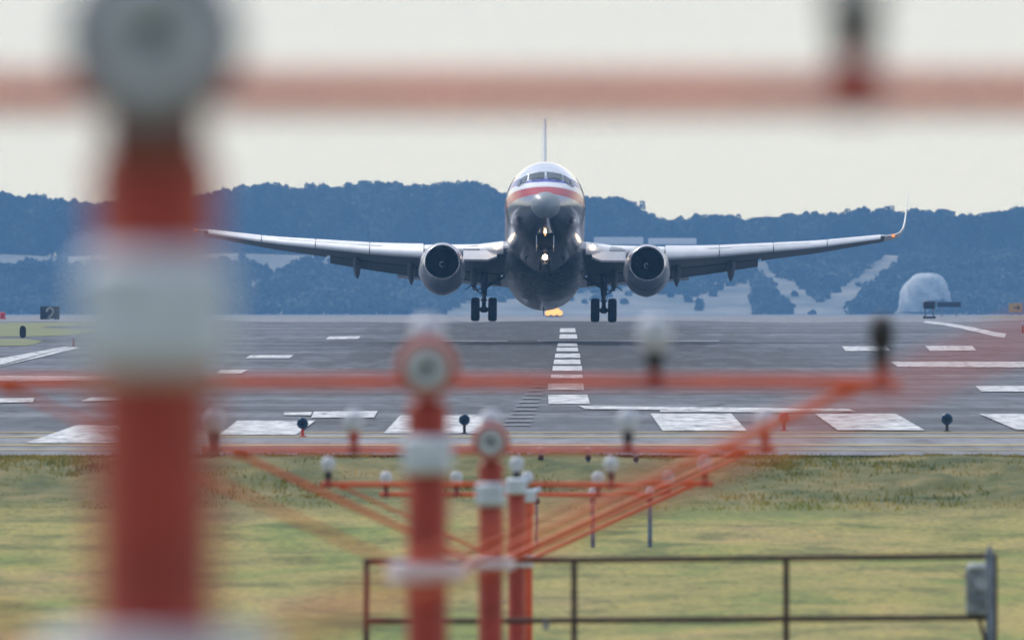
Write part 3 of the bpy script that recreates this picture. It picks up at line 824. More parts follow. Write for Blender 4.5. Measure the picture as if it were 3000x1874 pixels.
for sgn in (-1, 1):
    b = PM()
    b.loft([wsec(sgn, x, airfoil(.0, .78, wt(x))) for x in WX if x <= 10.4])
    b.loft([wsec(sgn, x, airfoil(.0, 1.0, wt(x))) for x in WX if x >= 10.4])
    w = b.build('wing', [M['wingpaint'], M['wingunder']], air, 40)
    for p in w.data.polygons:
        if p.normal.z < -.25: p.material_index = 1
    # slats: drooped and moved forward
    def slatprof(t, k=.10):
        up = airfoil(0, 1, t, n=22)
        pts = [q for q in up[:23] if q[0] <= k]; lo = [q for q in up[23:] if q[0] <= k * .42]
        hi = pts[-1]
        return lo + pts + [(hi[0], hi[1] - .006), (k * .5, .012), (k * .30, -.004)]
    for x0, x1 in ((5.75, 8.3), (8.34, 10.9), (10.94, 13.5), (13.54, 16.1)):
        b = PM(); xs_ = np.linspace(x0, x1, 4)
        b.loft([wsec(sgn, x, slatprof(wt(x) * 1.25, .15), dy=-.02 - .035 * (wte(x) - wle(x)), dz=.0, rot=R(-20), piv=.15) for x in xs_])
        b.build('slat', M['slat'], w, 50)
    # krueger flap inboard of the engine
    b = PM()
    def kr(x, z0, z1, y0, y1): return [(sgn * x, y0, z0), (sgn * x, y0 - .10, z0 - .02), (sgn * x, y1 - .12, z1 + .05), (sgn * x, y1 - .02, z1 - .03), (sgn * x, y1 + .05, z1 + .04)]
    b.loft([kr(2.25, -.90, -1.22, 13.4, 13.25), kr(2.7, -.84, -1.36, 13.6, 13.4), kr(3.85, -.74, -1.26, 14.2, 14.0)])
    b.build('krueger_flap', M['slat'], w, 50)
    b = PM(); b.loft([wsec(sgn, x, slatprof(wt(x) * 1.1, .09), dy=-.03) for x in np.linspace(1.95, 5.7, 7)]); b.build('leading_edge', M['slat'], w, 50)
    # flaps
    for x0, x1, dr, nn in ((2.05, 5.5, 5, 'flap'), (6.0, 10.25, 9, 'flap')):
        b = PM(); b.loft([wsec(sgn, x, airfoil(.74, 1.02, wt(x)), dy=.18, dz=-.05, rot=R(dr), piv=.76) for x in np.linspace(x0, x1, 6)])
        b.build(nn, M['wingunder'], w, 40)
    # flap track fairings
    for x, L in ((3.35, 3.0), (6.35, 3.6), (8.95, 3.3)):
        b = PM(); rg = []; y0 = wle(x) + .52 * (wte(x) - wle(x)); y1 = wte(x) + .55
        for i in range(12):
            t = i / 11; r = .21 * math.sin(math.pi * min(1, (t * .97 + .015)) ** .8) ** .7 + .012
            yy = y0 + (y1 - y0) * t; zc = wz(x) - .22 - .22 * t - .55 * max(0, t - .5)
            rg.append([(sgn * x + r * .9 * math.cos(2 * math.pi * k / 14), yy, zc + r * 1.5 * math.sin(2 * math.pi * k / 14)) for k in range(14)])
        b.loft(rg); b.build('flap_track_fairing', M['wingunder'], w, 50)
    # winglet: blends up from the tip
    b = PM(); rg = []
    path = [(16.3, 0, 0, 1.65), (16.75, .10, 8, 1.5), (17.05, .27, 30, 1.36), (17.22, .55, 62, 1.22), (17.30, .9, 78, 1.06), (17.40, 1.7, 83, .78), (17.50, 2.5, 84, .48)]
    for x, dz, an, c in path:
        yl = wle(16.3) + (x - 16.3) * .45 + dz * .72; a = R(an); ring = []
        for u, h in airfoil(0, 1, .09, .0, 10):
            ring.append((sgn * (x - h * c * math.sin(a)), yl + u * c, wz(16.3) + dz + h * c * math.cos(a)))
        rg.append(ring)
    b.loft(rg); b.build('winglet', M['white'], w, 50)
    b = PM(); b.lathe([(-.06, .02), (-.04, .06), (.04, .075), (.12, .06)], (sgn * 16.72, wle(16.72) + .02, wz(16.3) + .07), n=12)
    b.build('navigation_light', M['light_red'] if sgn > 0 else M['light_red'], w)
    b = PM(); b.lathe([(-.03, .04), (-.02, .10), (.05, .11)], (sgn * 2.28, wle(2.28) - .10, wz(2.28) + .10), n=16)
    b.build('landing_light', M['light_warm'], w)
    # stabiliser
    b = PM(); rg = []
    for x, yl, c in ((.4, 34.2, 3.6), (7.15, 38.3, 1.3)):
        rg.append([(sgn * x, yl + u * c, 1.0 + x * .12 + h * c) for u, h in airfoil(0, 1, .09, 0)])
    b.loft(rg); b.build('stabiliser', M['wingpaint'], air, 40)
    # engine
    cx, cz = sgn * 4.83, -1.92
    def flat(x, z, t):
        if z < 0: return x * 1.03, z * (1.0 if t > .8 else .97)
        return x, z
    E = PM()
    E.lathe([(.12, .885), (.30, .955), (.7, 1.02), (1.3, 1.07), (2.2, 1.09), (3.2, 1.03), (4.0, .93), (4.6, .83), (4.62, .80), (4.4, .79), (3.9, .80)], (cx, 10.2, cz), n=48, cap=False, fn=lambda x, z, t: (x * (1.03 if z < 0 else 1), z * (1 + (.06 if z < 0 else .0) * min(1, max(0, t - .3)))))
    eng = E.build('engine', M['nacelle'], air, 50)
    E = PM(); prof = [(.135, .887), (.05, .852), (.0, .815), (.02, .79), (.09, .768), (.25, .755), (.8, .775), (1.02, .78)]
    vs = []; n = 48; fs = []
    for t, r in prof:
        for k in range(n):
            a = 2 * math.pi * k / n; vs.append((cx + r * math.cos(a) * (1.015 if math.sin(a) < 0 else 1), 10.2 + t, cz + r * math.sin(a)))
    for i in range(len(prof) - 1):
        for k in range(n): j = (k + 1) % n; fs.append((i * n + k, i * n + j, i * n + n + j, i * n + n + k))
    E.add(vs, fs); E.build('inlet_lip', M['lip'], eng, 60, recalc=False)
    E = PM(); E.lathe([(.40, .750), (.85, .768), (1.06, .775), (1.07, .1), (1.08, .01)], (cx, 10.2, cz), n=40, cap=False); E.build('inlet_duct', M['dark'], eng, 40)
    E = PM()
    for k in range(24):
        a = 2 * math.pi * k / 24; ca, sa = math.cos(a), math.sin(a); pts = []
        for r, tw in ((.16, .10), (.45, .55), (.76, .95)):
            w_ = .09 + .06 * r; y1, y2 = .86 - w_ * math.cos(tw), .86 + w_ * math.cos(tw); d = w_ * math.sin(tw)
            pts += [(cx + r * ca - d * sa, 10.2 + y1 + .05, cz + r * sa + d * ca), (cx + r * ca + d * sa, 10.2 + y2 + .05, cz + r * sa - d * ca)]
        E.add(pts, [(0, 1, 3, 2), (2, 3, 5, 4)])
    E.build('fan_blades', M['fan'], eng, 30, recalc=False)
    E = PM(); E.lathe([(.45, .01), (.50, .05), (.62, .12), (.75, .17), (.82, .19)], (cx, 10.2, cz), n=24); E.build('spinner', M['blackpaint'], eng, 60)
    E = PM(); pts = []
    for k in range(16):
        t = k / 15; a = t * 4.3 + .6; r = .045 + .10 * t; y = 10.2 + .49 + .22 * t; pts.append((cx + r * math.cos(a), y - .012, cz + r * math.sin(a)))
    E.tube(pts, [.012 + .012 * math.sin(math.pi * k / 15) for k in range(16)], 8); E.build('spinner_swirl', M['white'], eng)
    E = PM(); E.lathe([(4.0, .60), (4.7, .56), (5.5, .40), (5.52, .34), (5.0, .33)], (cx, 10.2, cz), n=24)
    E.lathe([(5.0, .30), (5.6, .22), (6.2, .03)], (cx, 10.2, cz), n=20); E.build('exhaust_nozzle', M['gearmetal'], eng)
    E = PM(); rg = []
    for y, z0, z1, hw in ((11.9, .95, 1.06, .05), (12.8, .98, 1.22, .13), (14.2, .95, 1.30, .17), (15.8, .45, 1.25, .18), (17.6, .80, 1.2, .12), (18.6, .95, 1.15, .03)):
        rg.append([(cx - hw, y, cz + z0), (cx + hw, y, cz + z0), (cx + hw * .8, y, cz + z1), (cx - hw * .8, y, cz + z1)])
    E.loft(rg); E.build('pylon', M['nacelle'], eng)
    # chin bulge
    E = PM(); E.lathe([(0, .05), (.3, .2), (1.0, .32), (2.0, .32), (3.0, .2), (3.4, .05)], (cx + .0, 11.2, cz - .80), n=18, fn=lambda x, z, t: (x * 1.7, z)); E.build('accessory_bulge', M['nacelle'], eng, 60)
    # main gear
    gx, gy = sgn * 2.86, 19.6
    zw = -3.3 + .565
    G = PM(); G.tube([(gx, gy - .15, -.7), (gx, gy - .1, -1.75), (gx, gy - .08, -1.80), (gx, gy, -2.05)], [.19, .17, .15, .14], 14)
    G.tube([(gx, gy, -2.0), (gx, gy, zw - .12)], [.10, .10], 12)
    G.tube([(gx - .5, gy, zw), (gx + .5, gy, zw)], .085, 12)
    G.lathe([(-.14, .13), (-.12, .16), (.1, .15), (.13, .12)], (gx, gy, zw), 'Z', 14)
    gear = G.build('main_landing_gear', M['gearmetal'], air)
    G = PM(); G.tube([(gx, gy - .22, -2.0), (gx, gy - .42, -2.35), (gx, gy - .2, zw + .08)], [.05, .06, .05], 8); G.box((gx, gy - .42, -2.35), (.30, .08, .09)); G.build('torque_link', M['gearmetal'], gear)
    G = PM(); G.tube([(gx, gy, -1.7), (gx - sgn * 1.15, gy + .1, -1.02)], [.075, .06], 8); G.tube([(gx - sgn * .55, gy, -1.35), (gx - sgn * .9, gy - .1, -.9)], .05, 8); G.build('side_brace', M['gearmetal'], gear)
    G = PM(); G.tube([(gx + sgn * .14, gy - .1, -1.72), (gx + sgn * .30, gy - .1, -1.83), (gx + sgn * .42, gy - .1, -1.66), (gx + sgn * .62, gy - .15, -1.60), (gx + sgn * .9, gy - .2, -1.84)], [.03, .035, .03, .028, .02], 8)
    G.tube([(gx + sgn * .12, gy - .1, -1.98), (gx + sgn * .3, gy - .1, -1.90), (gx + sgn * .42, gy - .1, -1.78)], .028, 8); G.build('hydraulic_line', M['gearmetal'], gear)
    G = PM(); G.lathe([(-.02, .34), (0, .36), (.03, .36), (.05, .30)], (gx + sgn * .0 - .02, gy, -1.22), 'X', 20); G.build('gear_door', M['wingunder'], gear)
    for ws in (-1, 1):
        G = PM(); xw = gx + ws * .41; hw = .21
        G.lathe([(-hw * .75, .30), (-hw * .98, .38), (-hw, .46), (-hw * .86, .535), (-hw * .5, .562), (0, .567), (hw * .5, .562), (hw * .86, .535), (hw, .46), (hw * .98, .38), (hw * .75, .30)], (xw, gy, zw), 'X', 40)
        wh = G.build('wheel', M['tyre'], gear, 50)
        G = PM(); G.lathe([(-.20, .12), (-.17, .26), (.17, .26), (.20, .12)], (xw, gy, zw), 'X', 24); G.build('hub', M['gearmetal'], gear)
# fin with dorsal fillet
b = PM(); rg = []
for z, yl, yt, th in ((1.6, 28.2, 37.2, .16), (2.15, 30.6, 37.35, .26), (2.9, 32.3, 37.6, .31), (4.0, 33.4, 38.0, .31), (9.5, 37.35, 39.9, .21)):
    c = yt - yl; rg.append([(h * th * 17, yl + u * c, z) for u, h in airfoil(0, 1, .06, 0)])
b.loft(rg); b.build('tail_fin', M['white'], air, 40)
# nose gear
b = PM(); b.tube([(0, 4.35, -1.6), (0, 4.1, -2.35), (0, 3.98, -2.75)], [.10, .085, .085], 12); b.tube([(0, 4.1, -2.3), (0, 3.95, -2.98)], .055, 10); b.tube([(-.27, 3.95, -2.98), (.27, 3.95, -2.98)], .05, 10)
b.tube([(0, 4.1, -2.2), (0, 3.2, -1.75)], [.05, .06], 8); b.box((0, 4.0, -2.12), (.42, .12, .08)); b.box((0, 3.95, -2.3), (.2, .16, .16))
ng = b.build('nose_landing_gear', M['gearmetal'], air)
for ws in (-1, 1):
    b = PM(); b.lathe([(-.08, .18), (-.095, .26), (-.07, .325), (0, .34), (.07, .325), (.095, .26), (.08, .18)], (ws * .21, 3.95, -2.98), 'X', 28); b.build('wheel', M['tyre'], ng, 50)
    # bay doors
    b = PM(); b.box((ws * .40, 3.55, -2.06), (.04, 1.7, .50), bev=.2); b.build('nose_gear_door', M['frame'], ng)
b = PM()
zb_ = lambda y: fus(y)[2]
b.loft([[(-.37, y, zb_(y) + .05), (-.37, y, zb_(y) - .03 - .16 * min(1, (y - 2.6) / .3)), (.37, y, zb_(y) - .03 - .16 * min(1, (y - 2.6) / .3)), (.37, y, zb_(y) + .05)] for y in (2.6, 2.9, 3.4, 3.8, 4.2, 4.6)]); b.build('nose_bay_shade', M['dark'], ng)  # solid near-black block below the skin stands in for the bay's shade
b = PM(); b.lathe([(-.08, .05), (-.07, .11), (.04, .12), (.12, .06)], (0, 3.72, -2.68), n=18); b.build('taxi_light', M['light_warm'], ng)
b = PM(); b.lathe([(-.04, .012), (-.03, .022), (.03, .022)], (0, 2.5, -1.84), n=12); b.build('indicator_light', M['light_amber'], ng)

# ---------------------------------------------------------------- approach light towers
def lamp(parent, x, z, s=1.0, back=False, stem='orange'):
    """a steady approach lamp: clamp, neck and round bulb housing"""
    b = MB(); b.lathe([(0, .022), (.022, .022), (.030, .016), (.045, .015)], (x, .0, z + .012), 'Z', 14); b.box((x, .03, z), (.06, .085, .05))
    st = b.build('lamp_bracket', M['orange'], parent)
    b = MB(); b.lathe([(.035, .019), (.05, .026), (.095, .030), (.102, .028)], (x, 0, z), 'Z', 14); b.build('lamp_neck', M['lamp_back'] if stem == 'dark' else M[stem], st)
    b = MB()
    q = .72 if back else 1.0
    b.lathe([(.100, .026 * q), (.112, .042 * q), (.135, .054 * q), (.16, .057 * q), (.185, .053 * q), (.205, .038 * q), (.214, .016 * q)], (x, 0, z), 'Z', 20)
    b.build('lamp_globe', M['lamp_back'] if back else M['lamp_white'], st, 60)
def tower(px, D, zbar, label, br=.0125, rr=1.0, dark_clamp=False, ring='ring_red', pole_r=.066, half=1.44, mats='orange', bx_=1.33, backs=(), flasher=True, stems=None, box=True, coll=.125):
    x0 = (px - 1210) / F * D; g0 = gz(D)
    t = empty('approach_light_tower', (x0, D, g0)); h = zbar - g0
    tag(t, label, 'approach light', 'orange approach light towers in line with the runway')
    m = M[mats]
    b = MB(); b.tube([(0, 0, -.05), (0, 0, h - (.28 if flasher else .06))], [pole_r, pole_r], 20); b.lathe([(0, .16), (.03, .16), (.04, .09)], (0, 0, -.01), 'Z', 20)
    b.build('pole', m, t)
    b = MB(); b.tube([(-half - .06, .07, h), (half + .06, .07, h)], .0195, 12); b.build('crossbar', M['orange_bright'], t)
    for s in ((-1, 1) if br else ()):
        b = MB(); b.tube([(s * bx_, .09, h - .02), (s * .05, .09, h - .60)], br * (.62 if s < 0 else 1), 10); b.box((s * bx_, .085, h - .01), (.05, .05, .06)); b.build('brace', M['orange_bright'], t)
    b = MB(); b.lathe([(-.035, .10), (-.03, .125), (0, .13), (.03, .125), (.035, .10)], (0, .02, h - .60), 'Z', 22); b.build('brace_collar', M['galv'], t)
    if box:
        bz = h - .230 if flasher else h - .012
        b = MB(); b.box((0, -.02 if flasher else -.06, bz), (.158, .15, coll), bev=.14); b.box((0, -.098 if flasher else -.138, bz), (.12, .012, coll * .8))
        if not flasher: b.tube([(.05, -.06, bz + .03), (.13, -.06, bz + .06)], [.03, .024], 12)
        b.build('junction_box', M['galv'], t)
    b = MB(); b.tube([(0, 0, h - .185), (0, 0, h - .175), (0, 0, h - .075), (0, 0, h - .06)], [.055, .067, .067, .055], 18); b.tube([(0, 0, h - .10), (0, .0, h + .02)], .028, 12); b.box((0, .03, h - .0), (.09, .11, .07)); b.build('tilt_joint', m, t)
    if dark_clamp:
        b = MB(); b.box((0, -.02, h - .045), (.105, .10, .07)); b.build('clamp', M['clamp'], t)
    if flasher:
        z = h + (.045 if rr == 1 else .056)
        b = MB(); b.lathe([(-.085, .075), (-.09, .095 * rr), (-.07, .10 * rr), (.0, .10 * rr), (.03, .07), (.06, .035)], (0, -.03, z), 'Y', 32)
        fl = b.build('flasher_housing', M[ring], t, 40)
        b = MB(); b.lathe([(-.086, .020), (-.096, .028), (-.094, .045), (-.104, .052), (-.10, .064), (-.088, .070), (-.08, .066)], (0, -.03, z), 'Y', 32); b.build('lens', M['lens'], fl, 25)
        b = MB(); b.lathe([(-.098, .004), (-.1, .016), (-.085, .024)], (0, -.03, z), 'Y', 16); b.build('lens_core', M['lens_core'], fl)
    for i, k in enumerate((-2, -1, 0, 1, 2)):
        if k == 0 and not flasher: pass
        st = stems[i] if stems else 'orange'
        lamp(t, k * half / 2, h + (.0 if k else .0), back=(k in backs), stem=st)
    return t
T1 = tower(366, 15.3, 2.43, 'nearest approach light tower, huge and blurred at the left, with a grey round lamp', coll=.13, br=.009, rr=.93, dark_clamp=True, bx_=1.5, half=1.46, ring='ring_grey', stems=['dark'] * 5)
tower(1010, 46.5, 1.98, 'second approach light tower from the camera, thick blurred orange pole with a red-ringed round lamp', br=.0125, backs=(2,), stems=['orange', 'orange', 'orange', 'dark', 'dark'])
tower(1160, 77, 1.48, 'third approach light tower, standing between the thick blurred pole and the pair of poles', br=.022, stems=['dark', 'orange', 'orange', 'dark', 'orange'])
tower(1221, 112, .892, 'fourth approach light tower, left pole of the close pair, with white lamps above its bar', br=.015, flasher=False, stems=['dark'] * 5)
tower(1246, 136, .52, 'fifth and farthest orange approach light tower, thin pole right in the close pair', flasher=False, mats='orange_bright', pole_r=.05, half=1.31, br=0, stems=['dark'] * 5)

# grey single lamp posts in the grass and on the bank
def post(px, D, ytop, label, r=.030, group='grey approach lamp posts standing in the grass'):
    x0 = (px - 1210) / F * D; g0 = gz(D); top = CAMZ - (ytop - HZ) / F * D - g0
    t = empty('lamp_post', (x0, D, g0)); tag(t, label, 'lamp post', group)
    b = MB(); b.tube([(0, 0, -.05), (0, 0, top - .14)], r, 12); b.lathe([(0, .08), (.05, .07), (.06, .04)], (0, 0, 0), 'Z', 14); b.build('post', M['galv_dark'], t)
    b = MB(); b.lathe([(-.16, .028), (-.15, .045), (-.11, .045), (-.09, .03)], (0, 0, top), 'Z', 12); b.build('lamp_neck', M['lamp_back'], t)
    b = MB(); b.lathe([(-.09, .03), (-.07, .05), (-.03, .06), (.0, .056), (.03, .04), (.045, .01)], (0, 0, top), 'Z', 16); b.build('lamp_globe', M['lamp_white'], t, 60)
G2 = 'short lamp posts at the edge of the pavement'
post(1401, 185, 1158, 'thin grey lamp post, left one of the two right of the orange poles')
post(1536, 185, 1158, 'thicker blue-grey lamp post in the grass, right one of the two')
post(1268, 185, 1160, 'thin grey lamp post close behind the thin bright orange pole', .02)
post(1278, 219.5, 1061, 'short lamp post at the pavement edge, leftmost of the three', group=G2)
post(1390, 219.5, 1061, 'short lamp post at the pavement edge, middle one of the three', group=G2)
post(1503, 219.5, 1064, 'short lamp post at the pavement edge, rightmost of the three', group=G2)

# ---------------------------------------------------------------- railing with a meter box
RD = 108.0
def rx(px): return (px - 1210) / F * RD
def rz(py): return CAMZ - (py - HZ) / F * RD
rail = empty('pipe_railing', (rx(1600), RD, gz(RD)))
tag(rail, 'dark rusty pipe railing with two rails in front of the orange poles', 'railing')
ox, oz = rx(1600), gz(RD)
def RP(px, py): return (rx(px) - ox, 0, rz(py) - oz)
for ya, yb in ((1327, 1313), (1468, 1458)):
    b = MB(); b.tube([RP(860, ya), RP(1357, ya + (yb - ya) * .3), RP(1858, ya + (yb - ya) * .65), RP(2356, yb)], .0215, 12); b.build('rail', M['rust'], rail)
for px, yt in ((866, 1322), (1357, 1320), (1858, 1320), (2350, 1310)):
    b = MB(); p = RP(px, yt); b.tube([p, (p[0], 0, -.1)], .0225, 12); b.box((p[0], 0, .03), (.12, .12, .03)); b.build('post', M['rust'], rail)
mt = empty('meter_box', (rx(2318), RD - .06, gz(RD))); tag(mt, 'grey galvanised meter box on a bluish post at the right end of the railing', 'meter box')
b = MB(); p = (rx(2338) - rx(2318), 0); b.tube([(p[0], 0, -.1), (p[0], 0, rz(1308) - oz), (p[0], 0, rz(1286) - oz)], [.03, .03, .006], 12); b.build('post', M['galv_dark'], mt)
zt, zb2 = rz(1338) - oz, rz(1452) - oz
b = MB(); b.box((-.03, -.02, (zt + zb2) / 2), (.165, .11, zt - zb2), bev=.12); bx = b.build('box', mat('dull_meter_steel', (.26, .29, .33), .6, .1, var=.25, scale=14), mt)
b = MB(); b.lathe([(0, .05), (.02, .075), (.045, .06)], (-.03, -.03, zt - .02), 'Z', 18); b.build('lid', M['lens'], mt)
b = MB(); b.lathe([(-.03, .03), (-.035, .045), (.01, .05)], (-.0, -.085, zt - .12), 'Y', 18); b.build('dial', M['lamp_white'], mt)
b = MB(); b.box((-.02, -.08, zb2 + .12), (.10, .02, .05)); b.build('latch', M['galv_dark'], mt)
b = MB(); b.tube([(-.03, 0, zb2 + .02), (.02, 0, zb2 - .15), (.05, 0, zb2 - .4), (.05, 0, -.05)], .014, 8); b.tube([(-.12, .02, zt - .07), (-.07, 0, zt - .05)], .018, 8); b.build('conduit', M['rust'], mt)
lk = MB(); lk.box((0, 0, 0), (.045, .03, .04)); lk.tube([(-.013, 0, .015), (-.012, 0, .05), (0, 0, .06), (.012, 0, .05), (.013, 0, .015)], .005, 6)
lko = lk.build('padlock', M['galv_dark']); lko.location = (rx(1290), RD - .03, rz(1480)); tag(lko, 'small dull padlock hanging under the lower rail of the railing', 'padlock')

# ---------------------------------------------------------------- lights and signs on the airfield
def threshold_light(px, ytop, ybot, r, label, red=False, neck='blackpaint'):
    x, D = ground_at(px, ybot); s = F / D; z0 = gz(D) + .05; h = (ybot - ytop) / s
    t = empty('threshold_light', (x, D, z0)); tag(t, label, 'runway light', 'round threshold lights along the pavement edge')
    b = MB(); b.lathe([(0, .07), (.015, .07), (.02, .028), (h - 1.7 * r, .026), (h - 1.6 * r, .04)], (0, 0, 0), 'Z', 16); b.build('stem', M[neck], t)
    b = MB(); b.lathe([(-.05, r * .45), (-.045, r * .9), (-.03, r), (.03, r), (.045, r * .9), (.06, r * .4)], (0, 0, h - r), 'Y', 28); bo = b.build('lamp_head', M['redpaint'] if red else M['bluelamp'], t)
    b = MB(); b.box((0, -.055, h - r * .95), (r * .9, .01, r * .18)); b.build('label_plate', M['blackpaint'], t)
threshold_light(715, 993, 1038, .10, 'dark blue round threshold light with a red collar on its stem, left of the others', neck='redpaint')
threshold_light(1097.5, 985, 1031, .10, 'dark blue round threshold light between the blurred pole and the centre line')
threshold_light(1853, 980, 1024, .10, 'red round threshold light behind the sloping orange brace', red=True, neck='redpaint')
threshold_light(2238, 983, 1026, .105, 'dark blue round threshold light at the far right of the threshold bars')
def edge_light(px, ybot, h, label):
    x, D = ground_at(px, ybot); t = empty('edge_light', (x, D, gz(D) + .03)); tag(t, label, 'edge light', 'small white edge lights on orange stems')
    b = MB(); b.tube([(0, 0, 0), (0, 0, h * .7)], .05 * h / .5, 8); b.build('stem', M['orange'], t)
    b = MB(); b.lathe([(h * .66, .04), (h * .74, .075), (h * .9, .08), (h, .03)], (0, 0, 0), 'Z', 12); b.build('globe', M['lamp_white'], t, 60)
edge_light(174, 820, .52, 'small white edge light on an orange stem beside the left taxiway line')
edge_light(2417, 789, .6, 'small white edge light on an orange stem by the right edge')

def glyph2(mb, cx, z0, w, h, y):
    """the figure 2 as a thick stroke, slightly proud of the board"""
    P = [(-.38, .72), (-.30, .88), (-.08, .98), (.18, .96), (.36, .82), (.38, .64), (.26, .46), (.05, .30), (-.18, .16), (-.34, .04), (.42, .04)]
    t = .085 * h
    for (xa, za), (xb, zb) in zip(P, P[1:]):
        a = Vector((cx + xa * w, 0, z0 + za * h)); c_ = Vector((cx + xb * w, 0, z0 + zb * h)); d = (c_ - a).normalized(); n_ = Vector((-d.z, 0, d.x)) * t; e = d * t * .5
        q = [a - e - n_, a - e + n_, c_ + e + n_, c_ + e - n_]
        mb.add([(p.x, y, p.z) for p in q] + [(p.x, y + .02, p.z) for p in q], [(0, 1, 2, 3), (0, 4, 5, 1), (1, 5, 6, 2), (2, 6, 7, 3), (3, 7, 4, 0)])
D = 1080.0; x = (118 - 1210) / F * D; sg = empty('distance_sign', (x, D, gz(D) - .1)); tag(sg, 'black board with a white figure 2 at the edge of the left grass', 'sign')
zt = CAMZ - (724 - HZ) / F * D - (gz(D) - .1)
b = MB(); b.box((0, 0, zt / 2 + .03), (1.44, .22, zt - .05), bev=.08); b.build('board', M['blackpaint'], sg)
b = MB(); glyph2(b, .0, zt - .98, .62, .88, -.135); b.build('numeral', M['signwhite'], sg, recalc=False)
for s in (-1, 1):
    b = MB(); b.tube([(s * .5, 0, -.1), (s * .5, 0, .2)], .04, 8); b.build('leg', M['galv_dark'], sg)
# edge-on dark marker in the left grass
x, D = ground_at(54, 801); mk2 = MB(); s_ = F / D; hh = 29 / s_; ww = 16 / s_
rg = []
for k in range(5):
    t = k / 4; rg.append([(ww / 2 * (1 - .12 * abs(t - .5)) * math.copysign(abs(math.cos(a)) ** .6, math.cos(a)), -.15 + .3 * t, hh / 2 * (1 + math.copysign(abs(math.sin(a)) ** .75, math.sin(a)))) for a in [2 * math.pi * i / 24 for i in range(24)]])
mk2.loft(rg); mo = mk2.build('marker_board', M['blackpaint']); mo.location = (x, D, gz(D) + .05); tag(mo, 'narrow upright black marker with rounded ends standing in the left grass', 'marker')
# red marker at the very left
D = 1090.; x = (6 - 1210) / F * D; rm = MB(); rm.lathe([(0, .30), (.05, .30), (.08, .20), (.3, .21), (.46, .19), (.52, .1)], (0, 0, 0), 'Z', 18); ro = rm.build('red_marker', M['redpaint']); ro.location = (x, D, gz(D) + .06); tag(ro, 'squat red marker on the horizon at the far left', 'marker')
# small yellow mound-like marker
# yellow sign right
x, D = ground_at(2400, 749); s_ = F / D; ysn = empty('taxiway_sign', (x, D, gz(D) + .05)); tag(ysn, 'mustard yellow taxiway sign with a black arrow at the right edge', 'sign')
W_, H_ = 32 / s_, 21 / s_; zc = (749 - 728) / s_
b = MB(); b.box((0, 0, zc), (W_, .25, H_), bev=.06); b.build('board', M['yellow'], ysn)
b = MB()
b.box((-W_ * .02, -.135, zc), (W_ * .34, .02, H_ * .12)); b.add([(W_ * .12, -.15, zc + H_ * .28), (W_ * .12, -.15, zc - H_ * .28), (W_ * .38, -.15, zc)], [(0, 1, 2)]); b.build('arrow', M['blackpaint'], ysn, recalc=False)
for s in (-1, 1):
    b = MB(); b.tube([(s * W_ * .3, 0, -.1), (s * W_ * .3, 0, zc - H_ / 2)], .05, 8); b.build('leg', M['galv_dark'], ysn)
# dark equipment box on legs
x, D = ground_at(2196, 754.0); s_ = F / D; eb = empty('equipment_box', (x, D, gz(D) + .05)); tag(eb, 'dark box on two thin legs above a base plate, before the white dome', 'equipment box')
w_ = 29 / s_; z1, z2 = (754 - 731) / s_, (754 - 712) / s_
b = MB(); b.box((0, 0, (z1 + z2) / 2), (w_, .8, z2 - z1), bev=.15); b.build('cabinet', M['blackpaint'], eb)
for s in (-1, 1):
    b = MB(); b.tube([(s * w_ * .33, 0, 0), (s * w_ * .33, 0, z1)], .07, 8); b.build('leg', M['galv_dark'], eb)
b = MB(); b.box((0, 0, .09), (w_ * 1.05, 1.2, .18)); b.build('base_plate', M['blackpaint'], eb)
x, D = ground_at(2243, 750.5); s_ = F / D; bb = empty('board_sign', (x, D, gz(D) + .03)); tag(bb, 'long low dark board on short posts right of the box on legs', 'sign')
w_ = 56 / s_; z1, z2 = (750.5 - 726) / s_, (750.5 - 714) / s_
b = MB(); b.box((0, 0, (z1 + z2) / 2), (w_, .3, z2 - z1), bev=.1); b.build('board', M['blackpaint'], bb)
for s in (-1, 1):
    b = MB(); b.tube([(s * w_ * .3, 0, 0), (s * w_ * .3, 0, z1)], .05, 8); b.build('leg', M['galv_dark'], bb)
# amber light glowing low on the runway behind the tail
x, D = ground_at(1309, 749.5); s_ = F / D
al = empty('approach_beacon', (x, D, gz(D) + .05)); tag(al, 'low orange lamp cluster glowing on the far runway under the tail', 'beacon')
b = MB(); b.box((0, .1, .1), (40 / s_, .3, .2)); b.build('base', M['gearmetal'], al)
for k in range(5):
    b = MB(); b.lathe([(-.1, .1), (-.08, .34 + .07 * (k % 2)), (.1, .2)], ((k - 2) * 7.2 / s_, 0, (9 + 4 * (k % 2)) / s_), 'Y', 16); b.build('lamp', M['glow'], al)
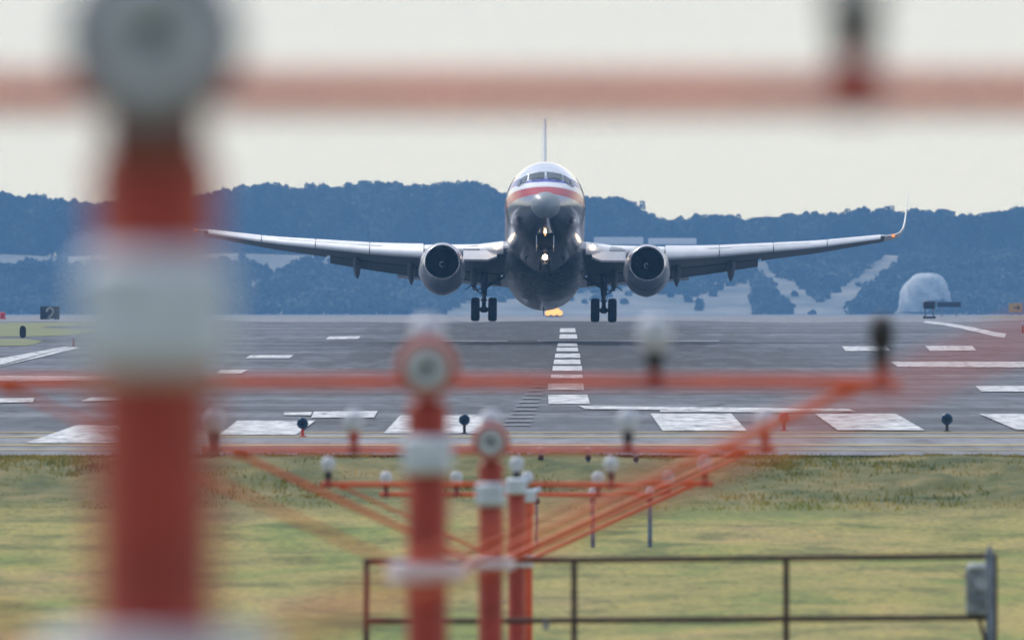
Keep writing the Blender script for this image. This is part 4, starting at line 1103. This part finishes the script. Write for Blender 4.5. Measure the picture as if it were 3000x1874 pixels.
# white dome on the slope
D = 5012.0; s_ = F / D; x = (2183 - 1210) / s_; dm = empty('storage_dome', (x, D, hz_(D) - .2)); tag(dm, 'pale crumpled white dome at the foot of the far slope on the right', 'dome')
b = MB(); rg = []
for i in range(13):
    t = i / 12 * math.pi / 2; ring = []
    for k in range(36):
        a = 2 * math.pi * k / 36; w = 1 + .05 * math.sin(5 * a + i) + .04 * math.sin(9 * a + 2.3 * i) + random.uniform(-.02, .02)
        ring.append((9.1 * math.cos(t) ** .7 * w * math.cos(a) + 1.1 * math.sin(t), 8.4 * math.cos(t) ** .7 * w * math.sin(a), 13.2 * math.sin(t) * (1 + .02 * math.sin(7 * a + i))))
    rg.append(ring)
b.loft(rg); b.build('shell', mat('pale_dome_skin', (.80, .82, .80), .7, c2=(.5, .54, .56), scale=.35, bump=.05), dm, 25)
b = MB(); b.box((.4, -8.5, 1.9), (3.6, 1.0, 3.8)); b.build('door', M['lens'], dm)
# long low shed with a pale roof above the slope
D = 5216.; s_ = F / D; x = (1525 - 1210) / s_; sh = empty('shed', (x, D, 22.4)); tag(sh, 'long low shed with a pale roof on the far hill right of the cockpit', 'shed')
W_ = 240 / s_
b = MB(); b.box((0, 6, 2.0), (W_, 12, 4.4), bev=.02); b.build('wall', M['wingunder'], sh)
b = MB()
for xa, xb, zt_ in ((-1.01, -.04, 6.9), (.06, 1.01, 6.5)):
    b.loft([[(s * W_ / 2, -.8, 4.3), (s * W_ / 2, 6, zt_), (s * W_ / 2, 12.8, 4.3), (s * W_ / 2, 12.8, 4.0), (s * W_ / 2, -.8, 4.0)] for s in (xa, xb)])
b.build('roof', mat('weathered_pale_roof', (.34, .34, .34), .7), sh)

# ---------------------------------------------------------------- haze
hb = MB(); hb.add([(x, y, z) for z in (-2.2, 128) for x, y in ((-3600, -60), (3600, -60), (3600, 5700), (-3600, 5700))], [(0, 3, 2, 1), (4, 5, 6, 7), (0, 1, 5, 4), (1, 2, 6, 5), (2, 3, 7, 6), (3, 0, 4, 7)])
hm = bpy.data.materials.new('haze_air'); hm.use_nodes = True; n = hm.node_tree.nodes; l = hm.node_tree.links
n.remove(n['Principled BSDF']); pv = n.new('ShaderNodeVolumePrincipled')
pv.inputs['Color'].default_value = (.175, .40, .76, 1); pv.inputs['Density'].default_value = .00017; pv.inputs['Anisotropy'].default_value = .2
l.new(pv.outputs[0], n['Material Output'].inputs['Volume'])
ho = hb.build('haze', hm); tag(ho, 'pale blue summer haze filling the air over the airfield', 'haze', kind='stuff')
